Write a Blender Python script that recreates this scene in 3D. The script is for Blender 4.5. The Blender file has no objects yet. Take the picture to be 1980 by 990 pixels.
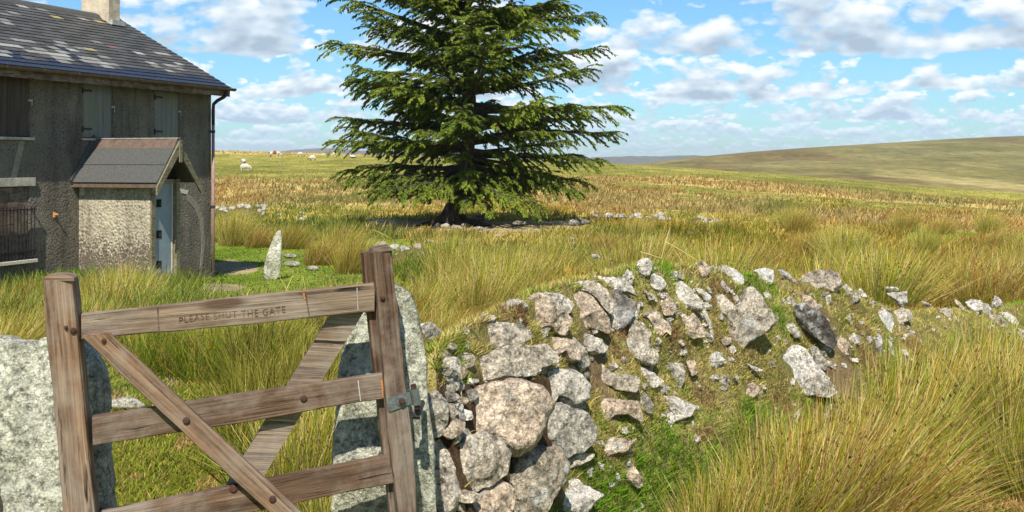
HAZE = True
import bpy, math, random
import numpy as np
from mathutils import Vector, Matrix
from mathutils.bvhtree import BVHTree

F = 2300.0; CX = 990.0; HY = 310.0; EYE = 1.65
rng = np.random.default_rng(7)
random.seed(7)
sc = bpy.context.scene
COL = sc.collection

# ------------------------------------------------------------------ noise
def _hash(ix, iy, iz, seed):
    h = (ix.astype(np.int64)*374761393 + iy.astype(np.int64)*668265263 + iz.astype(np.int64)*2147483647 + seed*974711) & 0xffffffff
    h = ((h ^ (h >> 13)) * 1274126177) & 0xffffffff
    h = h ^ (h >> 16)
    return (h & 0xffff)/65535.0
def vnoise(x, y, z=None, seed=0):
    x = np.asarray(x, float); y = np.asarray(y, float)
    z = np.zeros_like(x) if z is None else np.asarray(z, float)
    ix, iy, iz = np.floor(x), np.floor(y), np.floor(z)
    fx, fy, fz = x-ix, y-iy, z-iz
    fx = fx*fx*(3-2*fx); fy = fy*fy*(3-2*fy); fz = fz*fz*(3-2*fz)
    r = 0
    for a in (0, 1):
        for b in (0, 1):
            for c in (0, 1):
                w = (fx if a else 1-fx)*(fy if b else 1-fy)*(fz if c else 1-fz)
                r = r + w*_hash(ix+a, iy+b, iz+c, seed)
    return r*2-1
def fbm(x, y, z=None, o=4, seed=0):
    r = 0; amp = 1; tot = 0
    z = np.zeros_like(np.asarray(x, float)) if z is None else z
    for i in range(o):
        r = r + amp*vnoise(x*2**i, y*2**i, z*2**i, seed+i); tot += amp; amp *= .5
    return r/tot
def sstep(a, b, x):
    t = np.clip((x-a)/(b-a), 0, 1); return t*t*(3-2*t)

# ------------------------------------------------------------------ object helpers
def tag(o, label=None, cat=None, group=None, kind=None):
    if label: o['label'] = label
    if cat: o['category'] = cat
    if group: o['group'] = group
    if kind: o['kind'] = kind
    return o
def empty(name, loc=(0,0,0), rz=0, label=None, cat=None, group=None):
    o = bpy.data.objects.new(name, None); COL.objects.link(o)
    o.location = loc; o.rotation_euler = (0, 0, rz)
    return tag(o, label, cat, group)
def mesh_obj(name, V, Fc, mat, parent=None, smooth=False, cols=None, loc=None):
    me = bpy.data.meshes.new(name)
    V = np.asarray(V, float)
    if isinstance(Fc, np.ndarray):
        k = Fc.shape[1]; n = len(Fc)
        me.vertices.add(len(V)); me.vertices.foreach_set('co', V.astype(np.float32).ravel())
        me.loops.add(n*k); me.loops.foreach_set('vertex_index', Fc.astype(np.int32).ravel())
        me.polygons.add(n); me.polygons.foreach_set('loop_start', np.arange(0, n*k, k, dtype=np.int32))
        me.update(calc_edges=True)
    else:
        me.from_pydata([tuple(v) for v in V], [], [tuple(f) for f in Fc]); me.update()
    if smooth: me.polygons.foreach_set('use_smooth', np.ones(len(me.polygons), bool))
    if cols is not None:
        a = me.color_attributes.new('Col', 'FLOAT_COLOR', 'POINT')
        c = np.ones((len(V), 4), np.float32); c[:, :3] = cols; a.data.foreach_set('color', c.ravel())
    if mat: me.materials.append(mat)
    o = bpy.data.objects.new(name, me); COL.objects.link(o)
    if parent: o.parent = parent
    if loc is not None: o.location = loc
    return o
class MB:
    """collects boxes, tubes and faces into one mesh"""
    def __init__(s): s.V = []; s.F = []; s.C = []
    def add(s, V, Fc, col=None):
        n = len(s.V); s.V += [tuple(v) for v in V]; s.F += [tuple(i+n for i in f) for f in Fc]
        s.C += [col if col else (1, 1, 1)]*len(V)
    def box(s, x0, x1, y0, y1, z0, z1, col=None):
        V = [(x, y, z) for x in (x0, x1) for y in (y0, y1) for z in (z0, z1)]
        s.add(V, [(0,1,3,2),(4,6,7,5),(0,4,5,1),(2,3,7,6),(0,2,6,4),(1,5,7,3)], col)
    def prism(s, pts, off, col=None):
        """polygon pts (3D) extruded by vector off"""
        n = len(pts); off = Vector(off)
        V = [Vector(p) for p in pts] + [Vector(p)+off for p in pts]
        s.add(V, [tuple(range(n)), tuple(range(2*n-1, n-1, -1))]+[(i, i+n, (i+1) % n+n, (i+1) % n) for i in range(n)], col)
    def tube(s, pts, r, n=8, col=None, cap=True):
        pts = [Vector(p) for p in pts]; rs = r if isinstance(r, (list, tuple)) else [r]*len(pts)
        V = []
        for i, p in enumerate(pts):
            t = (pts[min(i+1, len(pts)-1)]-pts[max(i-1, 0)]).normalized()
            a = t.orthogonal().normalized() if i == 0 else (a-t*a.dot(t)).normalized()
            b = t.cross(a)
            for k in range(n):
                w = 2*math.pi*k/n; V.append(p+(a*math.cos(w)+b*math.sin(w))*rs[i])
        Fc = [(i*n+k, i*n+(k+1) % n, (i+1)*n+(k+1) % n, (i+1)*n+k) for i in range(len(pts)-1) for k in range(n)]
        if cap: Fc += [tuple(range(n-1, -1, -1)), tuple(range((len(pts)-1)*n, len(pts)*n))]
        s.add(V, Fc, col)
    def build(s, name, mat, parent=None, smooth=False, bevel=0, loc=None, cols=False):
        V = s.V if loc is None else [(v[0]-loc[0], v[1]-loc[1], v[2]-loc[2]) for v in s.V]
        o = mesh_obj(name, V, s.F, mat, parent, smooth, s.C if cols else None, loc)
        if bevel:
            m = o.modifiers.new('bevel', 'BEVEL'); m.width = bevel; m.segments = 2; m.limit_method = 'ANGLE'
        return o

# ------------------------------------------------------------------ materials
def mat(name):
    m = bpy.data.materials.new(name); m.use_nodes = True
    nt = m.node_tree; b = nt.nodes['Principled BSDF']; b.inputs['Specular IOR Level'].default_value = .25
    return m, nt, b
def N(nt, t, **kw):
    n = nt.nodes.new(t)
    for k, v in kw.items():
        if k in n.inputs.keys(): n.inputs[k].default_value = v
        else: setattr(n, k, v)
    return n
def L(nt, a, b): nt.links.new(a, b)
def coords(nt, scale=(1,1,1), kind='Object', per_obj=True):
    tc = N(nt, 'ShaderNodeTexCoord'); mp = N(nt, 'ShaderNodeMapping'); mp.inputs['Scale'].default_value = scale
    L(nt, tc.outputs[kind], mp.inputs['Vector'])
    if per_obj:
        oi = N(nt, 'ShaderNodeObjectInfo'); mu = N(nt, 'ShaderNodeMath', operation='MULTIPLY'); mu.inputs[1].default_value = 37.0
        L(nt, oi.outputs['Random'], mu.inputs[0]); ad = N(nt, 'ShaderNodeVectorMath', operation='ADD')
        L(nt, mp.outputs[0], ad.inputs[0]); L(nt, mu.outputs[0], ad.inputs[1]); return ad.outputs[0]
    return mp.outputs[0]
def noise(nt, vec, scale, detail=5, rough=.6, dist=0):
    n = N(nt, 'ShaderNodeTexNoise'); n.inputs['Scale'].default_value = scale; n.inputs['Detail'].default_value = detail
    n.inputs['Roughness'].default_value = rough; n.inputs['Distortion'].default_value = dist
    L(nt, vec, n.inputs['Vector']); return n.outputs['Fac']
def ramp(nt, fac, stops, interp='LINEAR'):
    r = N(nt, 'ShaderNodeValToRGB'); r.color_ramp.interpolation = interp
    e = r.color_ramp.elements
    while len(e) < len(stops): e.new(.5)
    for el, (p, c) in zip(e, stops):
        el.position = p; el.color = (c, c, c, 1) if isinstance(c, (int, float)) else (*c, 1)
    L(nt, fac, r.inputs['Fac']); return r.outputs['Color']
def mix(nt, fac, a, b, mode='MIX'):
    m = N(nt, 'ShaderNodeMix', data_type='RGBA', blend_type=mode)
    for sock, v in ((m.inputs['Factor'], fac), (m.inputs['A'], a), (m.inputs['B'], b)):
        if isinstance(v, bpy.types.NodeSocket): L(nt, v, sock)
        elif isinstance(v, (int, float)): sock.default_value = v if sock.type == 'VALUE' else (v, v, v, 1)
        else: sock.default_value = (*v, 1)
    return m.outputs['Result']
def bump(nt, b, hs, dist=.02, strength=1):
    prev = None
    for h, d in (hs if isinstance(hs, list) else [(hs, dist)]):
        n = N(nt, 'ShaderNodeBump'); n.inputs['Strength'].default_value = strength; n.inputs['Distance'].default_value = d
        L(nt, h, n.inputs['Height'])
        if prev: L(nt, prev, n.inputs['Normal'])
        prev = n.outputs['Normal']
    L(nt, prev, b.inputs['Normal'])
M = {}
def plain(key, col, rough=.8, metal=0, var=.25, scale=12, bdist=.003):
    m, nt, b = mat(key); v = coords(nt)
    n = noise(nt, v, scale, 6, .65); lo = tuple(c*(1-var) for c in col); hi = tuple(min(1, c*(1+var)) for c in col)
    L(nt, ramp(nt, n, [(.3, lo), (.7, hi)]), b.inputs['Base Color'])
    b.inputs['Roughness'].default_value = rough; b.inputs['Metallic'].default_value = metal
    bump(nt, b, noise(nt, v, scale*4, 4), bdist); M[key] = m; return m
def rock_mat(key, c0, c1, c2, lichen=.5, lcol=(.62,.62,.56), dark=.35, dscale=1.0, s=1.0, bd=1.0):
    m, nt, b = mat(key); v = coords(nt)
    n1 = noise(nt, v, 3.2*s, 6, .65); base = ramp(nt, n1, [(.3, c0), (.5, c1), (.7, c2)])
    sp = noise(nt, v, 42*s, 4, .75); base = mix(nt, .75, base, ramp(nt, sp, [(.38, .20), (.48, .9), (.62, 1.4)]), 'MULTIPLY')
    vo = N(nt, 'ShaderNodeTexVoronoi'); vo.inputs['Scale'].default_value = 95*s; L(nt, v, vo.inputs['Vector'])
    base = mix(nt, .55, base, ramp(nt, vo.outputs['Distance'], [(.05, 1.35), (.45, .95), (.8, .45)]), 'MULTIPLY')
    ln = noise(nt, v, 5.5*s, 8, .72, .6); lm = ramp(nt, ln, [(.60-.13*lichen, 0), (.66-.13*lichen, 1)])
    base = mix(nt, lm, base, mix(nt, sp, tuple(c*.6 for c in lcol), tuple(c*1.15 for c in lcol)))
    dn = noise(nt, v, 4.0*s*dscale, 8, .8, .3); dm = ramp(nt, dn, [(.30+.12*dark, 1), (.37+.12*dark, 0)])
    base = mix(nt, dm, base, (.075, .066, .052))
    L(nt, base, b.inputs['Base Color']); b.inputs['Roughness'].default_value = .9
    mid = noise(nt, v, 14*s, 5, .65); base = mix(nt, .7, base, ramp(nt, mid, [(.36, .42), (.5, 1.0), (.66, 1.3)]), 'MULTIPLY'); L(nt, base, b.inputs['Base Color'])
    bump(nt, b, [(noise(nt, v, 7*s, 6, .7), .05*bd), (mid, .03*bd), (noise(nt, v, 45*s, 5, .75), .016*bd)]); M[key] = m; return m
rock_mat('granite', (.40,.33,.24), (.62,.53,.41), (.78,.69,.56), .2)
rock_mat('granite_pink', (.46,.35,.24), (.68,.53,.39), (.80,.67,.53), .15, dark=.25)
rock_mat('granite_pale', (.52,.46,.37), (.74,.67,.57), (.86,.80,.71), .5, (.84,.82,.76), dark=.35)
rock_mat('granite_dark', (.14,.125,.11), (.25,.22,.19), (.48,.44,.40), .55, (.62,.60,.56), dark=.75)
rock_mat('granite_grey', (.38,.34,.27), (.58,.53,.44), (.72,.66,.56), .3, (.60,.60,.54), dark=.35)
rock_mat('gatestone', (.40,.39,.29), (.60,.59,.46), (.76,.74,.62), .45, (.78,.78,.65), dark=.25, s=1.3, bd=.8)
rock_mat('fieldstone', (.25,.235,.20), (.36,.335,.29), (.46,.43,.38), .45, (.50,.49,.45), dark=.3, s=.5)

def wood_mat(key, a, bcol, c, dark=.04, green=0):
    m, nt, b = mat(key); v = coords(nt, (1, 1, 1))
    mp = N(nt, 'ShaderNodeMapping'); mp.inputs['Scale'].default_value = (1.6, 22, 22); L(nt, v, mp.inputs['Vector']); vs = mp.outputs[0]
    mp2 = N(nt, 'ShaderNodeMapping'); mp2.inputs['Scale'].default_value = (3, 130, 130); L(nt, v, mp2.inputs['Vector']); vf = mp2.outputs[0]
    n1 = noise(nt, vs, .8, 8, .7, 1.2); fine = noise(nt, vf, 1, 5, .7, .3)
    base = ramp(nt, n1, [(.3, a), (.5, bcol), (.72, c)])
    base = mix(nt, .8, base, ramp(nt, fine, [(.36, .2), (.47, .9), (.68, 1.7)]), 'MULTIPLY')
    wv = N(nt, 'ShaderNodeTexWave'); wv.bands_direction = 'Z'; wv.inputs['Scale'].default_value = 26; wv.inputs['Distortion'].default_value = 7; wv.inputs['Detail'].default_value = 3; wv.inputs['Detail Scale'].default_value = .5
    mp3 = N(nt, 'ShaderNodeMapping'); mp3.inputs['Scale'].default_value = (.09, 1, 1); L(nt, v, mp3.inputs['Vector']); L(nt, mp3.outputs[0], wv.inputs['Vector'])
    base = mix(nt, .30, base, ramp(nt, wv.outputs['Fac'], [(.05, .55), (.35, 1.0)]), 'MULTIPLY')
    pt = noise(nt, v, 3.5, 6, .7, .4); base = mix(nt, ramp(nt, pt, [(.44, 0), (.64, .6)]), base, mix(nt, fine, (.13,.105,.085), (.46,.39,.32)))
    # knots and checks
    mk = N(nt, 'ShaderNodeMapping'); mk.inputs['Scale'].default_value = (3.0, 11, 11); L(nt, v, mk.inputs['Vector'])
    vo = N(nt, 'ShaderNodeTexVoronoi'); vo.inputs['Scale'].default_value = 1.0; L(nt, mk.outputs[0], vo.inputs['Vector'])
    km = ramp(nt, vo.outputs['Distance'], [(.13, 1), (.24, 0)]); base = mix(nt, km, base, (.10, .06, .038))
    ch = ramp(nt, noise(nt, vs, 2.1, 3, .5, .2), [(.30, 1), (.335, 0)]); base = mix(nt, ch, base, (.03, .02, .014))
    if green:
        base = mix(nt, ramp(nt, noise(nt, v, 7, 5), [(.45, 0), (.7, green)]), base, (.12, .13, .045))
    L(nt, base, b.inputs['Base Color']); b.inputs['Roughness'].default_value = .82
    inv = ramp(nt, noise(nt, vs, 2.1, 3, .5, .2), [(.29, 0), (.36, 1)])
    bump(nt, b, [(inv, .006), (fine, .0035), (n1, .004)]); M[key] = m; return m
def shutter_mat(key, a, c, green=0):
    m, nt, b = mat(key); v = coords(nt, (14, 14, .8)); n = noise(nt, v, 1, 6, .65)
    base = ramp(nt, n, [(.3, a), (.7, c)])
    if green: base = mix(nt, ramp(nt, noise(nt, coords(nt), 2.5, 5), [(.42, 0), (.65, green)]), base, (.16,.18,.07))
    L(nt, base, b.inputs['Base Color']); b.inputs['Roughness'].default_value = .85; bump(nt, b, n, .004); M[key] = m
wood_mat('wood', (.10,.05,.026), (.19,.11,.065), (.29,.19,.12))
wood_mat('wood_dark', (.05,.026,.014), (.105,.06,.036), (.18,.115,.075))
wood_mat('wood_grey', (.11,.07,.045), (.20,.14,.095), (.29,.215,.15))
wood_mat('wood_green', (.10,.085,.05), (.20,.17,.10), (.30,.26,.17), green=.9)
wood_mat('wood_brown', (.06,.04,.028), (.12,.08,.055), (.18,.13,.09))
shutter_mat('shutter_dark', (.045,.034,.028), (.10,.08,.065))
shutter_mat('shutter_grey', (.115,.12,.118), (.215,.222,.22), .45)

def cattr(nt):
    a = N(nt, 'ShaderNodeVertexColor'); a.layer_name = 'Col'; return a.outputs['Color']
def blade_mat(key, trans=.3, rough=.6):
    m, nt, b = mat(key); c = cattr(nt)
    L(nt, c, b.inputs['Base Color']); b.inputs['Roughness'].default_value = rough; b.inputs['Specular IOR Level'].default_value = .06
    tr = N(nt, 'ShaderNodeBsdfTranslucent'); L(nt, c, tr.inputs['Color'])
    mx = N(nt, 'ShaderNodeMixShader'); mx.inputs['Fac'].default_value = trans
    L(nt, b.outputs[0], mx.inputs[1]); L(nt, tr.outputs[0], mx.inputs[2])
    L(nt, mx.outputs[0], nt.nodes['Material Output'].inputs['Surface']); M[key] = m; return m
blade_mat('blade'); blade_mat('needles', .22, .5)

# roughcast wall
def roughcast(key, base_a, base_b, peb, pebw=.5, sc_=1):
    m, nt, b = mat(key); v = coords(nt)
    n1 = noise(nt, v, .9, 6, .65); base = ramp(nt, n1, [(.3, base_a), (.7, base_b)])
    n2 = noise(nt, v, 28*sc_, 4, .8); base = mix(nt, .8, base, ramp(nt, n2, [(.34, .35), (.5, 1.0), (.68, 1.5)]), 'MULTIPLY')
    vo = N(nt, 'ShaderNodeTexVoronoi'); vo.inputs['Scale'].default_value = 22*sc_; L(nt, v, vo.inputs['Vector'])
    dm = ramp(nt, vo.outputs['Distance'], [(.25, 1), (.38, 0)]); gate = ramp(nt, noise(nt, v, 6, 5, .7), [(.48, 0), (.6, pebw)])
    base = mix(nt, mix(nt, 1.0, dm, gate, 'MULTIPLY'), base, peb)
    stv = N(nt, 'ShaderNodeMapping'); stv.inputs['Scale'].default_value = (2.2, 2.2, .35); L(nt, v, stv.inputs['Vector'])
    base = mix(nt, .75, base, ramp(nt, noise(nt, stv.outputs[0], 1, 8, .72, .3), [(.34, (.50,.47,.44)), (.5, (1,1,1)), (.68, (1.25,1.22,1.12))]), 'MULTIPLY')
    L(nt, base, b.inputs['Base Color']); b.inputs['Roughness'].default_value = .95
    bump(nt, b, [(vo.outputs['Distance'], -.02), (n2, .02)]); M[key] = m; return m, nt, b
roughcast('wall', (.11,.097,.078), (.235,.207,.165), (.022,.018,.015), .9)
# porch wall: pale above, eroded to dark pebbles below
m, nt, b = roughcast('porch_wall', (.37,.33,.245), (.50,.45,.34), (.15,.12,.08), .8, .8)
src = b.inputs['Base Color'].links[0].from_socket
tc = N(nt, 'ShaderNodeTexCoord'); sx = N(nt, 'ShaderNodeSeparateXYZ'); L(nt, tc.outputs['Object'], sx.inputs[0])
mr = N(nt, 'ShaderNodeMapRange'); mr.inputs[1].default_value = .55; mr.inputs[2].default_value = -.35; L(nt, sx.outputs['Z'], mr.inputs[0])
ad = N(nt, 'ShaderNodeMath', operation='MULTIPLY'); ad.inputs[1].default_value = .26; L(nt, mr.outputs[0], ad.inputs[0])
s2 = N(nt, 'ShaderNodeMath', operation='ADD'); L(nt, ad.outputs[0], s2.inputs[0]); pv_ = N(nt, 'ShaderNodeTexVoronoi'); pv_.inputs['Scale'].default_value = 26; L(nt, tc.outputs['Object'], pv_.inputs['Vector']); pvm = N(nt, 'ShaderNodeMath', operation='MULTIPLY_ADD'); L(nt, pv_.outputs['Distance'], pvm.inputs[0]); pvm.inputs[1].default_value = .25; pvn = N(nt, 'ShaderNodeMath', operation='MULTIPLY'); L(nt, noise(nt, tc.outputs['Object'], 9, 6, .75), pvn.inputs[0]); pvn.inputs[1].default_value = .82; L(nt, pvn.outputs[0], pvm.inputs[2]); L(nt, pvm.outputs[0], s2.inputs[1])
L(nt, mix(nt, ramp(nt, s2.outputs[0], [(.66, 0), (.72, .85)]), src, (.10, .075, .055)), b.inputs['Base Color'])
plain('concrete', (.40,.37,.30), .9, 0, .35, 8, .006)
plain('patch', (.24,.215,.165), .9, 0, .35, 14, .006)
plain('plaster_pale', (.55,.50,.40), .9, 0, .2, 6, .006)
plain('chimney', (.50,.42,.31), .9, 0, .3, 5, .01)
plain('iron', (.025,.025,.028), .5, .3, .4, 30)
plain('door', (.22,.275,.31), .5, .1, .12, 4, .001)
plain('pipe', (.32,.20,.20), .55, 0, .25, 6)
plain('pipe_black', (.04,.04,.045), .45, 0, .2, 6)
plain('gutter', (.13,.09,.065), .6, 0, .3, 6)
plain('felt', (.085,.085,.08), .95, 0, .45, 40, .006)
plain('ridge_tile', (.13,.09,.068), .85, 0, .35, 10)
plain('void', (.012,.011,.01), 1)
plain('steel', (.16,.17,.175), .42, .6, .45, 18)
plain('rust', (.07,.036,.026), .9, .2, .5, 60, .002)
plain('rust_orange', (.42,.17,.05), .9, 0, .4, 60)
plain('orange', (.55,.25,.08), .7)
plain('carving', (.115,.076,.054), .95, 0, .75, 45)
plain('lead', (.38,.38,.36), .7, 0, .35, 9)
plain('wool', (.62,.59,.50), .95, 0, .12, 20, .02)
plain('sheep_face', (.06,.05,.045), .9)
plain('plastic', (.5,.5,.46), .5)
plain('straw', (.55,.42,.18), .8)
m, nt, b = mat('slate'); v = coords(nt); c = cattr(nt)
n = noise(nt, v, 26, 6, .75); c2 = mix(nt, .8, c, ramp(nt, n, [(.3, .5), (.7, 1.5)]), 'MULTIPLY')
lm = ramp(nt, noise(nt, v, 9, 8, .8), [(.58, 0), (.68, .55)]); c2 = mix(nt, lm, c2, (.25,.24,.19))
L(nt, c2, b.inputs['Base Color']); b.inputs['Roughness'].default_value = .62; b.inputs['Specular IOR Level'].default_value = .4
bump(nt, b, n, .006); M['slate'] = m
m, nt, b = mat('bark'); v = coords(nt, (1,1,.3)); n = noise(nt, v, 7, 6, .7, .5)
L(nt, ramp(nt, n, [(.3, (.022,.017,.013)), (.55, (.07,.055,.042)), (.75, (.15,.125,.10))]), b.inputs['Base Color']); b.inputs['Roughness'].default_value = .95
bump(nt, b, n, .06); M['bark'] = m
m, nt, b = mat('ground'); v = coords(nt, per_obj=False); c = cattr(nt)
n1 = noise(nt, v, 1.6, 8, .75); n2 = noise(nt, v, 9, 6, .75)
mp = N(nt, 'ShaderNodeMapping'); mp.inputs['Scale'].default_value = (.05, .05, .05); L(nt, v, mp.inputs['Vector'])
n0 = noise(nt, mp.outputs[0], 1, 9, .8)
cc = mix(nt, .8, c, ramp(nt, n1, [(.3, .6), (.7, 1.45)]), 'MULTIPLY')
cc = mix(nt, .6, cc, ramp(nt, n2, [(.3, .55), (.7, 1.5)]), 'MULTIPLY')
cc = mix(nt, .5, cc, ramp(nt, n0, [(.35, (.75,.80,.8)), (.65, (1.3,1.2,1.1))]), 'MULTIPLY')
mpf = N(nt, 'ShaderNodeMapping'); mpf.inputs['Scale'].default_value = (.035, .012, .05); L(nt, v, mpf.inputs['Vector'])
cc = mix(nt, .5, cc, ramp(nt, noise(nt, mpf.outputs[0], 5, 9, .8), [(.40, .45), (.60, 1.5)]), 'MULTIPLY')
cc = mix(nt, .7, cc, ramp(nt, noise(nt, mpf.outputs[0], 1, 12, .82), [(.38, (.55,.62,.6)), (.62, (1.45,1.35,1.2))]), 'MULTIPLY')
L(nt, cc, b.inputs['Base Color']); b.inputs['Roughness'].default_value = 1; b.inputs['Specular IOR Level'].default_value = 0
bump(nt, b, [(n1, .12), (n2, .03)]); M['ground'] = m
m, nt, b = mat('patches'); v = coords(nt, per_obj=False); 
L(nt, cattr(nt), b.inputs['Base Color']); b.inputs['Roughness'].default_value = .9; M['hide'] = m

# ------------------------------------------------------------------ camera maths
def proj(P):
    P = np.asarray(P, float); return CX+P[..., 0]/P[..., 1]*F, HY+(EYE-P[..., 2])/P[..., 1]*F
def unp(px, py, Y):
    return Vector(((px-CX)/F*Y, Y, EYE-(py-HY)/F*Y))

# ------------------------------------------------------------------ terrain
YS = np.array([0,5,8,15,22,27,35,45,55,70,90,130,180,240,300,450,700,1000,1400,2000,6500], float)
TS = np.array([-1.2,-.45,-.25,-.05,.07,.12,.25,.43,.6,1.2])
ZT = np.array([
 # 0 5   8    15   22    27    35    45    55   70   90   130  180  240  300  450  700 1000 1400 2000 6500
 [0,0,-.10,-.35,-.60,-.9,-1.1,-1.1,-.95,-.7,-.2, .7, 1.75,3.7,4.3,  0,-15,-25,-30,-40,-60],
 [0,0,-.10,-.35,-.60,-.9,-1.1,-1.1,-.95,-.7,-.2, .7, 1.75,3.7,4.2,  0,-15,-25,-30,-40,-60],
 [0,0,-.12,-.40,-.66,-1.06,-1.1,-1.1,-.95,-.7,-.2,.7, 1.75,3.7,4.1, -1,-15,-25,-30,-40,-60],
 [0,0,-.12,-.40,-.65,-.85,-.85,-.80,-.80,-.75,-.35,.3,1.2,2.2,2.3, -2,-15,-25,-30,-40,-60],
 [0,0,-.10,-.35,-.60,-.80,-.85,-.80,-.85,-.8,-.4, .1, 1.0,1.3,.6, -4,-12,-15,-12,-20,-60],
 [0,0,-.10,-.35,-.60,-.80,-.90,-.85,-.85,-.8,-.5,-.1, .6, .6,-.5, -6, -8, -5,2.9,-8,-60],
 [0,0,-.10,-.35,-.60,-.80,-.90,-.85,-.80,-.8,-.8,-.8,-.9,-1.5,-4, -8, -6,  4,19.5, 5,-40],
 [0,0,-.10,-.35,-.60,-.80,-1.0,-1.1,-1.2,-1.5,-1.8,-2.5,-3.4,-5.5,-9,-12, -8,  6,34,20,-30],
 [0,0,-.10,-.35,-.60,-.80,-1.0,-1.1,-1.3,-1.6,-2.2,-3.0,-4.2,-7,-11,-14,-10, 6,36,22,-30],
 [0,0,-.10,-.35,-.60,-.80,-1.0,-1.1,-1.3,-1.6,-2.2,-3.0,-4.2,-7,-11,-14,-10, 6,36,22,-30]], float)
_tg = np.linspace(-1.2, 1.2, 241); _yg = np.linspace(math.log(3), math.log(6500), 260)
_rows = np.array([np.interp(_yg, np.log(np.maximum(YS, 3)), r) for r in ZT])
# keep the flat 0..3 m start
_G = np.array([np.interp(_tg, TS, _rows[:, j]) for j in range(len(_yg))]).T
def _sm(A, k, ax):
    ker = np.hanning(2*k+3)[1:-1]; ker /= ker.sum()
    A = np.moveaxis(A, ax, 0); P = np.concatenate([np.repeat(A[:1], k, 0), A, np.repeat(A[-1:], k, 0)])
    R = sum(ker[i]*P[i:i+len(A)] for i in range(2*k+1)); return np.moveaxis(R, 0, ax)
_G = _sm(_sm(_G, 7, 0), 4, 1)
def g0(X, Y):
    X = np.asarray(X, float); Y = np.asarray(Y, float)
    t = np.clip(X/np.maximum(Y, 5), -1.2, 1.2); ly = np.clip(np.log(np.maximum(Y, 3)), _yg[0], _yg[-1])
    a = (t+1.2)/2.4*240; c = (ly-_yg[0])/(_yg[-1]-_yg[0])*259
    i = np.clip(a.astype(int), 0, 239); j = np.clip(c.astype(int), 0, 258); fa = a-i; fc = c-j
    return _G[i,j]*(1-fa)*(1-fc)+_G[i+1,j]*fa*(1-fc)+_G[i,j+1]*(1-fa)*fc+_G[i+1,j+1]*fa*fc
def gz(X, Y):
    X = np.asarray(X, float); Y = np.asarray(Y, float)
    z = g0(X, Y)
    k = np.clip(Y/40, .15, 1)
    z = z + .035*k*fbm(X*.9, Y*.9, o=3, seed=3) + .12*sstep(15, 60, Y)*fbm(X*.12, Y*.12, o=4, seed=5)
    z = z + 4.5*sstep(600, 1100, Y)*fbm(X*.0035, Y*.0035, o=4, seed=9)*(1-.5*sstep(1200, 1400, Y))
    # low turf mound left of centre right behind the hedge (photo: rising turf behind the first stones)
    return z

# zones: what grows where.  types: 0 lawn 1 pasture 2 tan grass 3 rush (yellow green) 4 mixed 5 bare earth 6 far moor 7 dark rush
def zone(X, Y, z=None):
    X = np.asarray(X, float); Y = np.maximum(np.asarray(Y, float), 1.0)
    z = gz(X, Y) if z is None else z
    px, py = proj(np.stack([X, Y, z], -1))
    nx = fbm(X*.35, Y*.12, o=4, seed=21)+.6*fbm(X*.06, Y*.03, o=3, seed=23); ny = fbm(X*.25+50, Y*.1, o=4, seed=22)+.7*fbm(X*.05, Y*.02, o=3, seed=24)
    qx = px+nx*np.clip(2500/Y, 45, 110); qy = py+ny*np.clip(300/Y, 4, 26)
    T = np.full(X.shape, 4)
    def R(x0, x1, y0, y1, t): T[(qx > x0)&(qx < x1)&(qy > y0)&(qy < y1)] = t
    R(-9999, 99999, 250, 302, 2); R(-9999, 1100, 300, 346, 1); R(-9999, 1100, 344, 400, 2)
    R(-9999, 1100, 398, 445, 4); R(-9999, 780, 436, 470, 7); R(-9999, 760, 466, 600, 0)
    R(1050, 3000, 300, 346, 1); R(1050, 3000, 343, 366, 2); R(1100, 1500, 366, 415, 2); T[((qx-1380)/260+2.2*nx > 0)&(qy > 366)&(qy < 420)&(px > 1180)] = 1
    R(780, 1400, 415, 445, 4); R(1120, 1500, 440, 600, 3); R(1500, 3000, 412, 480, 2); R(1450, 3000, 478, 620, 3); R(1500, 1800, 440, 500, 4)
    R(1790, 1890, 452, 476, 0); R(1925, 2100, 456, 474, 0)
    R(740, 1150, 440, 484, 4); R(760, 1120, 482, 620, 3); R(800, 900, 480, 540, 7); R(640, 780, 468, 600, 0)
    # slope line of the far field on the right
    s = 312+(px-1150)*.075
    T[(px > 1150)&(Y < 260)&(qy < s+16)] = 1
    T[(qx > 1250)&(Y < 200)&(np.abs(qy-(s+28)) < 9)] = 2
    T[((qx-1380)/260+2.2*nx > 0)&(px > 1180)&(Y < 200)&(qy > s+36)&(qy < 412)] = 1
    # foreground behind the gate
    R(-900, 800, 600, 662, 8); R(-900, 800, 655, 716, 3); R(-900, 330, 560, 700, 3); R(150, 760, 716, 1200, 0); R(500, 700, 740, 960, 3); R(-900, 200, 700, 1200, 0)
    # front of hedge right
    T[(Y < 7.6)&(px > 1000)&(py > 700)] = 0
    # bare earth
    T[(((px-452)/45)**2+((py-516)/13)**2+nx*1.2+ny*.8 < 1)] = 5; T[(((px-410)/50)**2+((py-556)/6)**2+nx*1.5 < 1)] = 5; R(700, 1010, 424, 446, 5); R(1000, 1130, 425, 440, 5)
    T[(Y < 3.2)] = 0
    T[Y > 330] = 6
    return T, px, py
PAL = {0: ((.16,.235,.025), (.30,.35,.06)), 1: ((.20,.21,.05), (.33,.29,.085)), 2: ((.38,.28,.10), (.54,.40,.16)),
       3: ((.22,.23,.035), (.40,.34,.08)), 4: ((.30,.25,.05), (.52,.37,.11)), 5: ((.38,.29,.17), (.52,.42,.27)),
       6: ((.15,.13,.06), (.22,.18,.09)), 7: ((.12,.13,.03), (.24,.20,.06)), 8: ((.20,.20,.05), (.34,.27,.10))}
def zcol(T, n):
    lo = np.array([PAL[k][0] for k in range(9)])[T]; hi = np.array([PAL[k][1] for k in range(9)])[T]
    return lo+(hi-lo)*n[..., None]

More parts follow.
